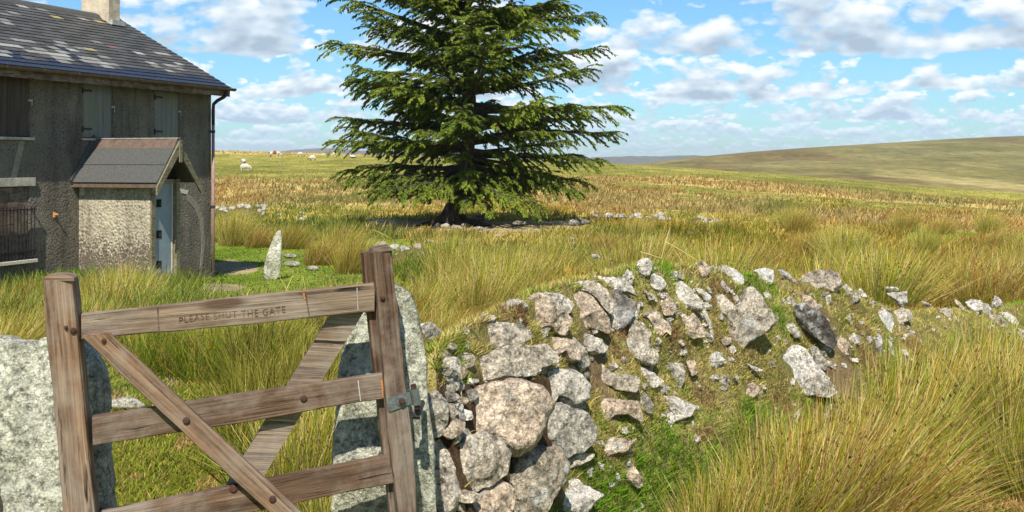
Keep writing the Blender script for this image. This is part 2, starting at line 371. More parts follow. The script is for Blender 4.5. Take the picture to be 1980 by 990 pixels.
def build_ground():
    ys = np.concatenate([np.linspace(-40, 1.5, 12), np.exp(np.linspace(math.log(2.2), math.log(6500), 560))])
    ts = np.concatenate([np.linspace(-1.6, -.56, 20), np.linspace(-.55, .55, 330), np.linspace(.56, 1.6, 20)])
    Tm, Ym = np.meshgrid(ts, ys); Xm = Tm*np.maximum(Ym, 12)
    Xm = np.where(Ym < 12, Tm*12, Xm)
    Z = gz(Xm, Ym)
    T, px, py = zone(Xm, Ym, Z)
    n = np.clip(.5+.9*fbm(Xm*.5, Ym*.2, o=5, seed=31), 0, 1)
    c = zcol(T, n)
    # far moor: green-brown with paler patches and lines low down
    far = sstep(330, 420, Ym)[..., None]
    f1 = fbm(Xm*.012, Ym*.012, o=6, seed=41); f2 = fbm(Xm*.01+9, Ym*.003, o=5, seed=42)
    fc = np.array([.20,.175,.07])+.06*f1[..., None]*np.array([1.2,1,.6])+.03*f2[..., None]*np.array([1,.6,.5])
    pale = sstep(.02, .3, fbm(Xm*.018, Ym*.005, o=6, seed=43))*sstep(1000, 600, Ym)*(py > 318)
    fc = fc+pale[..., None]*np.array([.13,.10,.045])
    heath = sstep(.0, .35, fbm(Xm*.008, Ym*.0025, o=5, seed=44))
    fc = fc*(1-.35*heath[..., None]*np.array([.7,1,1]))
    c = c*(1-far)+np.maximum(fc, .03)*far
    V = np.stack([Xm, Ym, Z], -1).reshape(-1, 3); r, k = Xm.shape
    idx = np.arange(r*k).reshape(r, k)
    Fc = np.stack([idx[:-1,:-1], idx[:-1,1:], idx[1:,1:], idx[1:,:-1]], -1).reshape(-1, 4)
    o = mesh_obj('ground', V, Fc, M['ground'], smooth=True, cols=c.reshape(-1, 3)); tag(o, kind='structure')
    return V, Fc
GV, GF = build_ground()
ground_bvh = BVHTree.FromPolygons([tuple(v) for v in GV[:, :]], [tuple(int(i) for i in f) for f in GF])
def ray(bvh, px, py):
    d = Vector(((px-CX)/F, 1, -(py-HY)/F)).normalized()
    h = bvh.ray_cast(Vector((0, 0, EYE)), d)
    return h[0], h[1]

# distant ridges, well beyond the moor
def ridge(name, prof, Y, depth, col):
    xs = np.array([p[0] for p in prof], float); hs = np.array([p[1] for p in prof], float)
    px = np.linspace(xs[0], xs[-1], 160); py = np.interp(px, xs, hs)+fbm(px*.06, px*0, o=4, seed=3)*1.2
    X = (px-CX)/F*Y; ztop = EYE+(HY-py)/F*Y; base = -60
    V = []; prf = [(-1.0, 0), (-.5, .55), (-.2, .9), (0, 1), (.3, .8), (1, 0)]
    for a, hgt in prf:
        for i in range(len(px)): V.append((X[i], Y+a*depth, base+(ztop[i]-base)*hgt))
    k = len(px); Fc = np.array([(j*k+i, j*k+i+1, (j+1)*k+i+1, (j+1)*k+i) for j in range(len(prf)-1) for i in range(k-1)])
    V = np.array(V); c = np.array(col)+.05*fbm(V[:, 0]*.004, V[:, 2]*.05, o=4, seed=8)[:, None]
    o = mesh_obj(name, V, Fc, M['ground'], smooth=True, cols=np.clip(c, .02, 1)); tag(o, kind='structure')
ridge('distant_hills', [(1040,318),(1110,309),(1150,304),(1200,302.5),(1250,301.5),(1290,302),(1340,300),(1400,304),(1480,318)], 4200, 600, (.11,.11,.09))
ridge('distant_hills', [(500,300),(560,291),(600,287.5),(650,287),(690,290),(760,293),(860,305)], 4500, 600, (.13,.11,.09))
# ------------------------------------------------------------------ the hedge bank
CREST = [(835,3.85,1.0),(900,4.2,1.075),(1000,4.6,1.07),(1100,5.0,1.13),(1250,5.5,1.14),(1400,6.0,1.07),(1550,6.6,.99),(1650,7.1,.88),(1760,7.6,.66),(1860,8.6,.54),(1980,10.2,.36),(2150,13,.2),(2300,17,-.3)]
_cp = np.array([((p[0]-CX)/F*p[1], p[1], p[2]) for p in CREST])
def bank_grid():
    s = np.concatenate([[0], np.cumsum(np.hypot(np.diff(_cp[:, 0]), np.diff(_cp[:, 1])))])
    u = np.linspace(0, s[-1], 420)
    C = np.stack([np.interp(u, s, _cp[:, k]) for k in range(3)], -1)
    C = _sm(C, 12, 0)
    T = np.gradient(C[:, :2], axis=0); T /= np.linalg.norm(T, axis=1)[:, None]
    Nn = np.stack([T[:, 1], -T[:, 0]], -1)          # towards the camera side
    fw = np.interp(u, [0, 1.0, 2.5, 6, 14], [.30, .38, .62, .8, .7])      # horizontal run of the front face
    prof = [(-1.5,-.25,0),(-1.1,.25,0),(-.8,.62,0),(-.5,.88,0),(-.3,.97,0),(-.12,1.0,0)]
    W = []
    for w, h, _ in prof: W.append((np.full_like(u, w), np.full_like(u, h)))
    for a in np.linspace(0, 1.25, 44):
        W.append((-.05+a*fw, 1-np.clip(a, 0, 2)**1.25*(1.0)))
    V = []
    for w, h in W:
        w = np.where(w < 0, w*np.interp(u, [0, .5, 2.2], [.22, .3, 1.0]), w)
        X = C[:, 0]+Nn[:, 0]*w; Y = C[:, 1]+Nn[:, 1]*w; gb = g0(X, Y)-.05
        Z = gb+(C[:, 2]-gb)*h
        V.append(np.stack([X, Y, Z], -1))
    V = np.array(V); V = np.concatenate([V[:, :1]*[1,1,0]+[0,.12,-.3], V[:, :1]*[1,1,.4]+[0,.10,0], V], 1); u = np.concatenate([[0,0], u]); Nn = np.concatenate([Nn[:1]]*2+[Nn])
    n1 = fbm(V[..., 0]*1.7, V[..., 1]*1.7, V[..., 2]*1.7, o=4, seed=61); n2 = fbm(V[..., 0]*6, V[..., 1]*6, V[..., 2]*6, o=4, seed=62)
    n3 = np.abs(fbm(V[..., 0]*14, V[..., 1]*14, V[..., 2]*14, o=3, seed=63)); am = np.interp(u, [0, 1.0, 1.8], [.25, .35, 1]); off = (.11*n1+.07*n2+.03*n3-.03*(1-am))*am
    V[..., 0] += Nn[None, :, 0]*off*.7; V[..., 1] += Nn[None, :, 1]*off*.7; V[..., 2] += off*.45
    return V, u
BV, BU = bank_grid()
r_, k_ = BV.shape[:2]; idx = np.arange(r_*k_).reshape(r_, k_)
BF = np.stack([idx[:-1,:-1], idx[1:,:-1], idx[1:,1:], idx[:-1,1:]], -1).reshape(-1, 4)
Bv = BV.reshape(-1, 3)
nb = fbm(Bv[:, 0]*3, Bv[:, 1]*3, Bv[:, 2]*3, o=4, seed=64)
soil = sstep(.26, .45, nb)[:, None]
bc = np.array([.33,.28,.11])*(1+.5*fbm(Bv[:, 0]*5, Bv[:, 1]*5, Bv[:, 2]*5, o=3, seed=65))[:, None]
bc = bc*(1-soil)+np.array([.24,.165,.10])*soil
# bare earth between the boulders at the gate end
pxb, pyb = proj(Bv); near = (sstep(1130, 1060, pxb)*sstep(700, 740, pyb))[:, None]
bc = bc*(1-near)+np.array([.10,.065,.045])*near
hedge = empty('stone_hedge', (float(_cp[3][0]), float(_cp[3][1]), 0), 0, 'low earth bank faced with granite boulders and overgrown with turf, running right from the gate', 'stone wall')
hl = np.array(hedge.location)
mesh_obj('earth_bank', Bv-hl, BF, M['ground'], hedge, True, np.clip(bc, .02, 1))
bank_bvh = BVHTree.FromPolygons([tuple(v) for v in Bv], [tuple(int(i) for i in f) for f in BF])

def smooth_poly(P, n, grow=1.0):
    P = np.array(P, float); m_ = len(P); P = P.mean(0)+(P-P.mean(0))*grow
    d = np.linalg.norm(np.roll(P, -1, 0)-P, axis=1); s = np.concatenate([[0], np.cumsum(d)])
    Pc = np.vstack([P, P[:1]]); t = np.linspace(0, s[-1], n, endpoint=False)
    Q = np.stack([np.interp(t, s, Pc[:, k]) for k in (0, 1)], -1)
    k = 2
    for _ in range(2): Q = (np.roll(Q, 1, 0)+2*Q+np.roll(Q, -1, 0))/4
    return Q
STONE_POLYS = []
def rock(name, poly, Y, nrm, material, thick=None, parent=None, back=.6, boxy=3.0, seed=0, rough=.05, facets=5, n=48, K=11, key=True, detail=1.0, grow=1.0):
    """a boulder with the outline poly (picture plane at distance Y), real thickness towards nrm"""
    r = np.random.default_rng(seed+1000)
    Q = smooth_poly(poly, n, grow); c = Q.mean(0)
    C = np.array(unp(c[0], c[1], Y)); nrm = np.array(nrm, float); nrm /= np.linalg.norm(nrm)
    P = []
    for q in Q:
        d = np.array([(q[0]-CX)/F, 1, -(q[1]-HY)/F]); o = np.array([0, 0, EYE])
        t = np.dot(C-o, nrm)/np.dot(d, nrm); P.append(o+d*t)
    P = np.array(P); C = P.mean(0)
    size = math.sqrt(max(1e-6, (np.linalg.norm(P-C, axis=1)**2).mean()))
    th = thick if thick else size*.62
    ax = np.cross(nrm, [0, 0, 1.0]); ax /= np.linalg.norm(ax); ay = np.cross(nrm, ax)
    planes = [(r.uniform(.62, 1.0), *(r.normal(size=2)*.45/size)) for _ in range(facets)]
    rhos = 1-np.linspace(0, 1, K)**1.6; V = []
    def ringv(rho, side):
        D = (P-C)*rho; a = D@ax; b2 = D@ay
        h = np.full(n, (1-rho**boxy)**.5 if rho < 1 else 0.0)
        if side > 0:
            for (h0, p, q) in planes: h = np.minimum(h, np.maximum(h0+p*a*th/th+q*b2, .12)*1.0+ (0 if rho < 1 else 0))
            if rho >= 1: h[:] = 0
        return C+D+nrm*(h*th*side)[:, None]
    for rho in rhos[:-1]: V.append(ringv(rho, 1))
    top = C+nrm*th*min(p[0] for p in planes) if planes else C+nrm*th
    brs = [.93, .8, .6]; B = [C+(P-C)*rr-nrm*(th*back*(1-rr**2.2)**.5) for rr in brs]
    V = np.concatenate(B[::-1]+V+[top[None]])
    nr = len(brs)+K-1
    f = 1/size; dsp = fbm(V[:, 0]*f*1.3+seed, V[:, 1]*f*1.3, V[:, 2]*f*1.3, o=3, seed=seed)*rough*2.4*size*detail
    dsp += (np.abs(vnoise(V[:, 0]*f*4+seed, V[:, 1]*f*4, V[:, 2]*f*4, seed=seed+5))-.4)*-rough*1.1*size
    dsp += fbm(V[:, 0]*60, V[:, 1]*60, V[:, 2]*60, o=2, seed=seed+9)*min(.006, size*.03)
    dirv = V-(C-nrm*th*.2); dirv /= np.linalg.norm(dirv, axis=1)[:, None]
    V = V+dirv*dsp[:, None]
    Fc = [(j*n+i, j*n+(i+1) % n, (j+1)*n+(i+1) % n, (j+1)*n+i) for j in range(nr-1) for i in range(n)]
    Fc += [((nr-1)*n+i, (nr-1)*n+(i+1) % n, nr*n) for i in range(n)]
    Fc += [tuple(range(n-1, -1, -1))]
    loc = C-nrm*0
    pl = np.array(parent.location) if parent else np.zeros(3)
    # consistent outward winding
    a, b3, c3 = V[Fc[n*(nr//2)][0]], V[Fc[n*(nr//2)][1]], V[Fc[n*(nr//2)][2]]
    if np.dot(np.cross(b3-a, c3-a), a-C) < 0: Fc = [tuple(reversed(x)) for x in Fc]
    o = mesh_obj(name, V-loc, Fc, M[material], parent, True, None, loc-pl)
    if key: STONE_POLYS.append(Q)
    return o, V
def Z(ox, oy, s, pts): return [(ox+x*s, oy+y*s) for x, y in pts]
A_ = (840, 600, .202); B_ = (800, 480, .5149); C_ = (960, 480, .2222); D_ = (1220, 490, .2122); E_ = (1500, 500, .2828); G_ = (1780, 540, .1616); H_ = (1150, 480, .3838)
ST = [
 (A_, [(285,290),(400,180),(560,120),(780,130),(880,200),(900,260),(780,320),(600,355),(380,345)], 'granite', {}),
 (A_, [(250,580),(330,510),(500,450),(640,380),(800,345),(960,390),(990,520),(940,600),(780,645),(560,650),(380,675),(300,620)], 'granite', dict(proud=.06)),
 (A_, [(930,350),(1060,335),(1170,420),(1185,500),(1100,530),(985,565),(960,450)], 'granite', dict(proud=.05)),
 (A_, [(1000,262),(1180,265),(1320,290),(1400,370),(1385,480),(1290,500),(1240,400),(1180,440),(1090,350)], 'granite_pink', {}),
 (A_, [(1290,250),(1370,300),(1430,390),(1490,480),(1450,530),(1390,480),(1360,380)], 'granite_grey', {}),
 (C_, [(700,770),(780,745),(900,800),(970,860),(930,915),(800,905),(740,850)], 'granite_pale', {}),
 (B_, [(200,590),(230,540),(300,515),(400,502),(470,530),(505,590),(480,660),(430,735),(370,755),(300,720),(220,692),(193,650)], 'granite_pink', dict(proud=.08, facets=2)),
 (B_, [(455,470),(540,460),(620,475),(655,520),(648,570),(590,585),(530,560),(510,600),(470,540)], 'granite_grey', {}),
 (B_, [(495,605),(580,598),(640,620),(678,680),(655,740),(570,785),(500,760),(460,735),(475,660)], 'granite_grey', dict(facets=2)),
 (B_, [(175,725),(250,703),(310,715),(352,770),(347,840),(290,892),(220,912),(172,880),(162,800)], 'granite', dict(proud=.05, facets=2)),
 (B_, [(365,790),(410,760),(470,748),(530,770),(557,830),(540,900),(480,985),(440,1030),(340,1030),(300,960),(345,880)], 'granite', dict(proud=.05, facets=2)),
 (B_, [(180,990),(250,910),(320,885),(370,920),(350,1040),(170,1040)], 'granite_pink', {}),
 (B_, [(82,740),(130,720),(152,750),(162,850),(175,930),(150,978),(100,983),(75,900),(76,800)], 'granite_pale', {}),
 (B_, [(40,550),(90,545),(130,600),(125,670),(95,702),(60,700),(42,620)], 'granite_grey', dict(proud=.04)),
 (B_, [(105,700),(150,642),(192,655),(187,692),(140,718)], 'granite_pink', {}),
 (B_, [(550,800),(640,770),(677,775),(672,790),(600,825),(560,835)], 'granite', {}),
 (B_, [(560,890),(600,868),(650,900),(702,930),(665,970),(640,1000),(560,990),(515,945)], 'granite_pale', {}),
 (C_, [(50,540),(90,470),(160,445),(240,460),(170,500),(110,545)], 'granite_pale', {}),
 (C_, [(240,560),(250,480),(350,405),(430,415),(520,510),(640,620),(580,745),(500,725),(460,680),(300,685)], 'granite_pink', {}),
 (C_, [(370,405),(520,395),(620,440),(672,490),(640,555),(590,565),(520,510),(430,430)], 'granite_pale', {}),
 (C_, [(665,625),(690,480),(655,440),(740,392),(820,430),(880,520),(950,610),(992,700),(960,742),(900,712),(820,685),(700,675)], 'granite_pink', {}),
 (C_, [(610,310),(720,298),(860,300),(940,370),(1003,500),(970,585),(900,520),(830,430),(760,370),(640,345)], 'granite', {}),
 (C_, [(960,390),(1040,380),(1150,450),(1205,490),(1190,575),(1130,645),(1070,693),(1015,625),(1005,510)], 'granite_dark', {}),
 (C_, [(840,250),(980,275),(1090,268),(1160,330),(1198,405),(1130,365),(1050,372),(960,330)], 'granite_pale', dict(proud=.03)),
 (C_, [(1200,480),(1240,500),(1232,600),(1205,632),(1188,560)], 'granite_pale', {}),
 (C_, [(1228,130),(1280,93),(1340,110),(1357,170),(1325,232),(1270,222),(1235,180)], 'granite_pale', dict(proud=.04, facets=1)),
 (D_, [(160,240),(210,190),(280,230),(312,290),(260,345),(200,310)], 'granite_pale', {}),
 (C_, [(1150,650),(1200,638),(1332,750),(1300,830),(1383,920),(1372,985),(1310,988),(1180,932),(1060,860),(1150,800)], 'granite', {}),
 (D_, [(128,570),(220,528),(280,590),(352,690),(345,737),(310,705),(270,742),(225,710),(190,630)], 'granite_pink', {}),
 (D_, [(400,290),(450,268),(540,350),(632,450),(620,515),(550,492),(440,462),(355,405),(410,380)], 'granite_pale', {}),
 (D_, [(590,322),(640,328),(722,390),(717,422),(680,442),(620,372)], 'granite_pale', {}),
 (D_, [(268,460),(330,388),(372,430),(407,510),(380,548),(308,562)], 'granite_pink', {}),
 (D_, [(405,590),(480,568),(530,590),(560,548),(600,620),(662,690),(660,742),(570,772),(500,722),(478,630)], 'granite_pink', {}),
 (D_, [(640,520),(690,528),(722,640),(752,740),(735,757),(695,640)], 'granite_pale', {}),
 (D_, [(598,110),(650,73),(700,130),(722,175),(640,217),(618,160)], 'granite_pink', {}),
 (D_, [(760,145),(850,128),(960,175),(1022,230),(990,303),(930,272),(870,212)], 'granite_pale', {}),
 (D_, [(1120,165),(1260,153),(1302,190),(1282,272),(1220,287),(1178,262),(1175,195)], 'granite_pale', {}),
 (D_, [(820,385),(880,440),(930,500),(1000,470),(1040,340),(1110,360),(1162,420),(1182,490),(1242,570),(1257,640),(1160,712),(1050,782),(960,842),(900,822),(890,720),(850,600),(790,500),(775,420)], 'granite', dict(proud=.05, facets=3)),
 (D_, [(820,800),(860,760),(912,775),(902,822),(850,842)], 'granite_pink', {}),
 (D_, [(445,150),(480,200),(470,240),(438,220)], 'granite', {}),
 (E_, [(15,90),(40,78),(100,120),(118,155),(90,160),(45,115)], 'granite_pale', {}),
 (E_, [(175,150),(250,108),(330,88),(402,108),(432,150),(432,190),(370,232),(320,202),(240,217),(188,190)], 'granite', dict(proud=.03)),
 (E_, [(448,200),(480,178),(518,215),(470,224)], 'granite_pale', {}),
 (E_, [(548,230),(580,208),(622,262),(570,262)], 'granite_pale', {}),
 (E_, [(178,250),(230,258),(297,330),(280,352),(218,320)], 'granite_pink', {}),
 (E_, [(150,350),(200,330),(280,380),(350,450),(402,530),(390,575),(370,600),(310,560),(260,530),(200,480),(150,410)], 'granite_dark', dict(proud=.09)),
 (E_, [(408,550),(470,548),(497,590),(480,642),(430,662),(398,640)], 'granite_pink', {}),
 (E_, [(28,710),(130,618),(200,660),(270,750),(330,830),(402,900),(340,927),(200,912),(100,842),(50,792)], 'granite_pale', dict(dk=1)),
 (E_, [(228,610),(280,618),(352,720),(330,752),(250,692)], 'granite_pale', {}),
 (E_, [(688,400),(730,348),(790,400),(802,450),(770,542),(720,482)], 'granite_pale', {}),
 (E_, [(800,380),(860,338),(912,370),(932,410),(850,452),(808,472)], 'granite', dict(proud=.06)),
 (E_, [(770,245),(890,232),(897,312),(860,327),(825,290)], 'granite_grey', {}),
 (E_, [(753,195),(830,198),(838,217),(760,222)], 'granite_pale', {}),
 (E_, [(678,550),(720,538),(727,640),(710,672),(683,622)], 'granite_dark', {}),
 (E_, [(768,560),(800,590),(817,690),(793,692)], 'granite', {}),
 (E_, [(468,530),(540,518),(572,570),(540,582),(508,560)], 'granite_pale', {}),
 (G_, [(538,280),(620,248),(700,263),(742,310),(732,372),(640,382),(568,330)], 'granite_pale', {}),
 (G_, [(740,310),(800,318),(837,370),(832,432),(740,472),(678,450),(720,390)], 'granite_grey', {}),
 (G_, [(888,208),(960,258),(992,330),(980,372),(860,412),(838,380),(868,290)], 'granite_pale', {}),
 (G_, [(858,438),(950,448),(1022,520),(1032,582),(960,572),(798,512),(818,470)], 'granite', {}),
 (G_, [(958,408),(1040,408),(1122,460),(1167,532),(1110,582),(1060,562),(1018,480)], 'granite_pale', {}),
 (G_, [(1088,618),(1180,598),(1250,630),(1260,760),(1200,792),(1138,680)], 'granite_grey', {}),
 (G_, [(228,380),(300,348),(352,380),(352,470),(258,472)], 'granite', {}),
 (G_, [(398,240),(460,278),(542,370),(520,382),(428,310)], 'granite_pink', {}),
 (G_, [(20,270),(60,278),(132,310),(100,337),(38,322)], 'granite_pink', {}),
 (B_, [(668,440),(700,428),(740,468),(820,478),(842,500),(822,532),(760,522),(688,492)], 'granite', {}),
 (H_, [(198,590),(280,628),(342,670),(290,697),(238,650)], 'granite_pale', {}),
 (H_, [(368,580),(440,588),(452,640),(430,702),(398,650)], 'granite_grey', {}),
 (H_, [(458,570),(500,568),(517,630),(490,642)], 'granite_pink', {}),
 (B_, [(698,570),(760,568),(832,580),(847,650),(800,620),(750,625),(720,657),(705,610)], 'granite_pink', {}),
 (H_, [(213,760),(250,728),(287,790),(280,832),(228,800)], 'granite_grey', {}),
 (H_, [(338,755),(400,758),(502,800),(470,842),(400,872),(358,835),(390,815)], 'granite_pale', {}),
 (H_, [(738,700),(800,678),(832,710),(790,752),(738,740)], 'granite_pink', {}),
 (H_, [(718,550),(770,588),(847,615),(800,619)], 'granite_pale', {}),
 (H_, [(998,840),(1040,808),(1022,862),(998,892)], 'granite_pale', {}),
 (B_, [(703,765),(740,713),(800,728),(832,715),(790,762),(720,778)], 'granite_pink', {}),
 (B_, [(768,840),(820,818),(862,880),(840,897)], 'granite_pink', {}),
 (H_, [(1148,835),(1187,808),(1177,862),(1148,867)], 'granite', {}),
 (B_, [(28,290),(70,278),(102,315),(50,342)], 'granite_pale', {}),
 (H_, [(945,390),(1000,380),(1040,440),(1010,450)], 'granite_pale', {}),
 (C_, [(1300,390),(1350,400),(1392,440),(1330,445)], 'granite_grey', {}),
 (C_, [(830,60),(870,50),(900,80),(850,90)], 'granite_pale', {}),
]
rk = 0
_r = random.Random(77)
_placed = [np.array(Z(*fr, pts)) for fr, pts, _, _ in ST]
def _inside(x, y, Q):
    ins = False; j = len(Q)-1
    for i in range(len(Q)):
        if (Q[i][1] > y) != (Q[j][1] > y) and x < (Q[j][0]-Q[i][0])*(y-Q[i][1])/(Q[j][1]-Q[i][1]+1e-9)+Q[i][0]: ins = not ins
        j = i
    return ins
_n = 0; _cand = 0
while _n < 19 and _cand < 4000:      # small wedging stones in the gaps of the drystone end
    _cand += 1; x, y = (_r.uniform(856, 912) if _n < 11 else _r.uniform(845, 1130)), _r.uniform(690, 985)
    if any(_inside(x+dx, y+dy, Q) for Q in _placed for dx, dy in ((0,0),(4,0),(-4,0),(0,4),(0,-4))): continue
    a_, b_ = _r.uniform(11, 24), _r.uniform(8, 15); th_ = _r.uniform(-.6, .6)
    pl_ = [(x+a_*math.cos(w)*math.cos(th_)-b_*math.sin(w)*math.sin(th_), y+a_*math.cos(w)*math.sin(th_)+b_*math.sin(w)*math.cos(th_)) for w in [6.283*k/8+_r.uniform(-.25,.25) for k in range(8)]]
    ST.append(((0, 0, 1), pl_, _r.choice(['granite', 'granite_pink', 'granite_grey', 'granite_dark']), dict(proud=-.01))); _placed.append(np.array(pl_)); _n += 1
for (fr, pts, mt, op) in ST:
    poly = Z(*fr, pts); c = np.mean(poly, 0)
    hit, nn = ray(bank_bvh, c[0], min(c[1], 1010))
    tries = 0
    while hit is None and tries < 60: tries += 1; hit, nn = ray(bank_bvh, c[0], c[1]+tries*3)
    if hit is None: print('no hit', c); continue
    if nn.y > 0: nn = -nn
    view = Vector((0, 0, EYE))-hit; view.normalize()
    nrm = (nn*.6+view*.9+Vector((0, 0, .1))).normalized()
    sz = math.sqrt(max(np.ptp([p[0] for p in poly])*np.ptp([p[1] for p in poly]), 1))/F*hit.y
    Y = hit.y-op.get('proud', .015)-.012
    rock('stone', poly, Y, nrm, mt if not op.get('dk') else 'granite_pale', sz*(.33 if c[0] < 1150 else .27), hedge, back=1.3, boxy=3.2 if op.get('facets', 5) < 3 else 4.5,
         seed=rk*7+3, rough=.075, facets=op.get('facets', 5), n=88 if sz > .1 else 44, K=18 if sz > .1 else 9, grow=1.10 if c[0] < 1150 else 1.17)
    rk += 1

# small rubble and chips bedded in the turf between the boulders
_rv = []; _rf = []; _q = np.random.default_rng(5); _tot = 0
while _tot < 290:
    base = ST[_q.integers(len(ST))]; cc = np.mean(Z(*base[0], base[1]), 0); x, y = cc+_q.normal(size=2)*[42, 34]
    if x < 850 or x > 1960 or y > 1000 or y < 500: continue
    if any(_inside(x, y, Q) for Q in _placed): continue
    hit, nn = ray(bank_bvh, x, y)
    if hit is None: continue
    if nn.y > 0: nn = -nn
    s_ = _q.uniform(.006, .026)*(1+.8*(_q.random() < .12)); m8 = 9
    A3 = _q.normal(size=(3, 3)); U_, _, W_ = np.linalg.svd(A3); R_ = U_@W_; ax_ = np.array([1, _q.uniform(.55, .9), _q.uniform(.4, .7)])*s_
    V0 = []
    for a in (-1, -.5, .35, 1):
        rr_ = math.sqrt(max(.03, 1-a*a*.85))
        for k in range(m8): w = 6.283*k/m8; V0.append([rr_*math.cos(w), rr_*math.sin(w), a])
    V0 = np.array(V0)*(1+.22*_q.normal(size=(len(V0), 1)).clip(-1.3, 1.3)); V0 = (V0*ax_)@R_.T+np.array(hit)+np.array(nn)*s_*.15-hl
    n0 = len(_rv)*36
    _rf += [(n0+j*m8+k, n0+j*m8+(k+1) % m8, n0+(j+1)*m8+(k+1) % m8, n0+(j+1)*m8+k) for j in range(3) for k in range(m8)]+[tuple(n0+k for k in range(m8-1, -1, -1)), tuple(n0+27+k for k in range(m8))]
    _rv.append(V0); _tot += 1
rub = mesh_obj('rubble', np.concatenate(_rv), _rf, M['granite_pale'], hedge); tag(rub, kind='stuff')
import bmesh
bm = bmesh.new(); bm.from_mesh(rub.data); bmesh.ops.recalc_face_normals(bm, faces=bm.faces); bm.to_mesh(rub.data); bm.free()

# ------------------------------------------------------------------ gate posts of granite
gs, V_ = rock('standing_gate_stone', [(640,1120),(642,990),(646,900),(652,800),(658,700),(672,640),(700,600),(735,560),(764,545),(790,562),(806,590),(816,650),(825,700),(826,755),(829,800),(836,840),(841,900),(846,990),(850,1120)],
    3.62, (.03, -1, .10), 'gatestone', .10, back=1.2, boxy=9, seed=11, rough=.02, facets=2, n=130, K=16, key=False)
tag(gs, 'tall lichened granite gatepost behind the latch side of the wooden gate', 'stone post')
gs, V_ = rock('standing_gate_stone', [(-260,660),(-120,640),(0,646),(25,650),(60,660),(95,652),(140,640),(178,655),(197,690),(213,730),(214,790),(204,835),(213,862),(218,900),(224,990),(228,1120),(40,1120),(10,990),(2,930),(-4,850),(-10,830),(-260,900)],
    3.46, (-.02, -1, .12), 'gatestone', .15, back=1.2, boxy=9, seed=23, rough=.018, facets=2, n=130, K=16, key=False)
tag(gs, 'broad lichened granite gatepost behind the hinge side of the wooden gate at the left edge', 'stone post')
gs, V_ = rock('boulder', [(-120,900),(-40,880),(4,905),(14,960),(22,1060),(-120,1060)], 3.35, (0,-1,.2), 'granite_dark', .12, back=1, seed=31, facets=4, key=False)
tag(gs, 'small dark rock at the foot of the broad left granite gatepost', 'rock')

# ------------------------------------------------------------------ gate
GYr, GYl = 3.42, 3.24
def gY(px): return GYl+(GYr-GYl)*(px-125)/(750-125)
gate = empty('wooden_gate', unp(440, 1180, gY(440)), 0, 'weathered wooden bar gate with crossed braces and a worn carved message on its top rail', 'gate')
gl = Vector(gate.location)
gdir = (unp(750, 600, GYr)-unp(125, 600, GYl)); gdir.z = 0; gdir.normalize()
gn = Vector((gdir.y, -gdir.x, 0))            # towards the camera
def beam(name, quad, front, thick, material, wob=.0025, ends=True, parent=gate):
    """quad: px corners (left-top, right-top, right-bottom, left-bottom) along the length; a bar with worn edges"""
    P = [unp(x, y, gY(x))+gn*front for x, y in quad]
    c = sum(P, Vector())/4; ax = ((P[1]+P[2])-(P[0]+P[3])).normalized(); 
    az = ((P[0]+P[1])-(P[2]+P[3])).normalized(); ay = az.cross(ax).normalized(); az = ax.cross(ay).normalized()
    R = Matrix((ax, ay, az)).transposed(); Ri = R.inverted()
    Lp = [Ri @ (p-c) for p in P]; n = 60; seed = abs(hash(name+str(quad[0]))) % 997 if False else int(sum(quad[0])+sum(quad[2]))
    # cross section points: (h in -1..1, depth 0..1), rounded edges
    cs = [(-1,.12),(-.93,0),(-.5,-.0),(0,0),(.5,0),(.93,0),(1,.12),(1,.5),(1,.88),(.93,1),(0,1),(-.93,1),(-1,.88),(-1,.5)]
    V = []; m_ = len(cs)
    sgn = 1 if (R @ Vector((0, 1, 0))).dot(gn) > 0 else -1
    for i in range(n):
        t = i/(n-1); top = Lp[0].lerp(Lp[1], t); bot = Lp[3].lerp(Lp[2], t); mid = (top+bot)/2; hh = (top-bot)/2
        for (a, d) in cs:
            p = mid+hh*a; q = Vector((p.x, -sgn*thick*d, p.z))
            V.append(q)
    V = np.array([tuple(v) for v in V])
    w1 = fbm(V[:, 0]*3+seed, V[:, 1]*9, V[:, 2]*9, o=3, seed=seed)*wob*1.6+fbm(V[:, 0]*14+seed, V[:, 1]*60, V[:, 2]*60, o=3, seed=seed)*wob*.7
    V[:, 2] += w1*np.sign(V[:, 2])*1.2; V[:, 1] += w1*sgn*.8
    Fc = [(i*m_+k, i*m_+(k+1) % m_, (i+1)*m_+(k+1) % m_, (i+1)*m_+k) for i in range(n-1) for k in range(m_)]
    Fc += [tuple(range(m_-1, -1, -1)), tuple(range((n-1)*m_, n*m_))]
    me = mesh_obj(name, V, Fc, M[material], parent)
    me.matrix_local = Matrix.Translation(c-gl) @ R.to_4x4()
    import bmesh
    bm = bmesh.new(); bm.from_mesh(me.data); bmesh.ops.recalc_face_normals(bm, faces=bm.faces); bm.to_mesh(me.data); bm.free()
    return me
def vbeam(name, q, front, thick, material, **k):
    # q: left-top, right-top, right-bottom, left-bottom of an upright -> length runs downwards
    return beam(name, [q[1], q[2], q[3], q[0]], front, thick, material, **k)
# hanging stile (left)
vbeam('stile', [(84,541),(147,537),(205,1180),(140,1180)], .03, .075, 'wood', wob=.004)
# rounded top of the left stile
hd = MB(); pts = []
for k in range(13):
    a = math.pi*k/12; pts.append(unp(116-31*math.cos(a), 541-12*math.sin(a)**.7, gY(116))+gn*.029)
hd.prism(pts, -gn*.073); o = hd.build('stile_top', M['wood'], gate, loc=gl); o.location = (0, 0, 0)
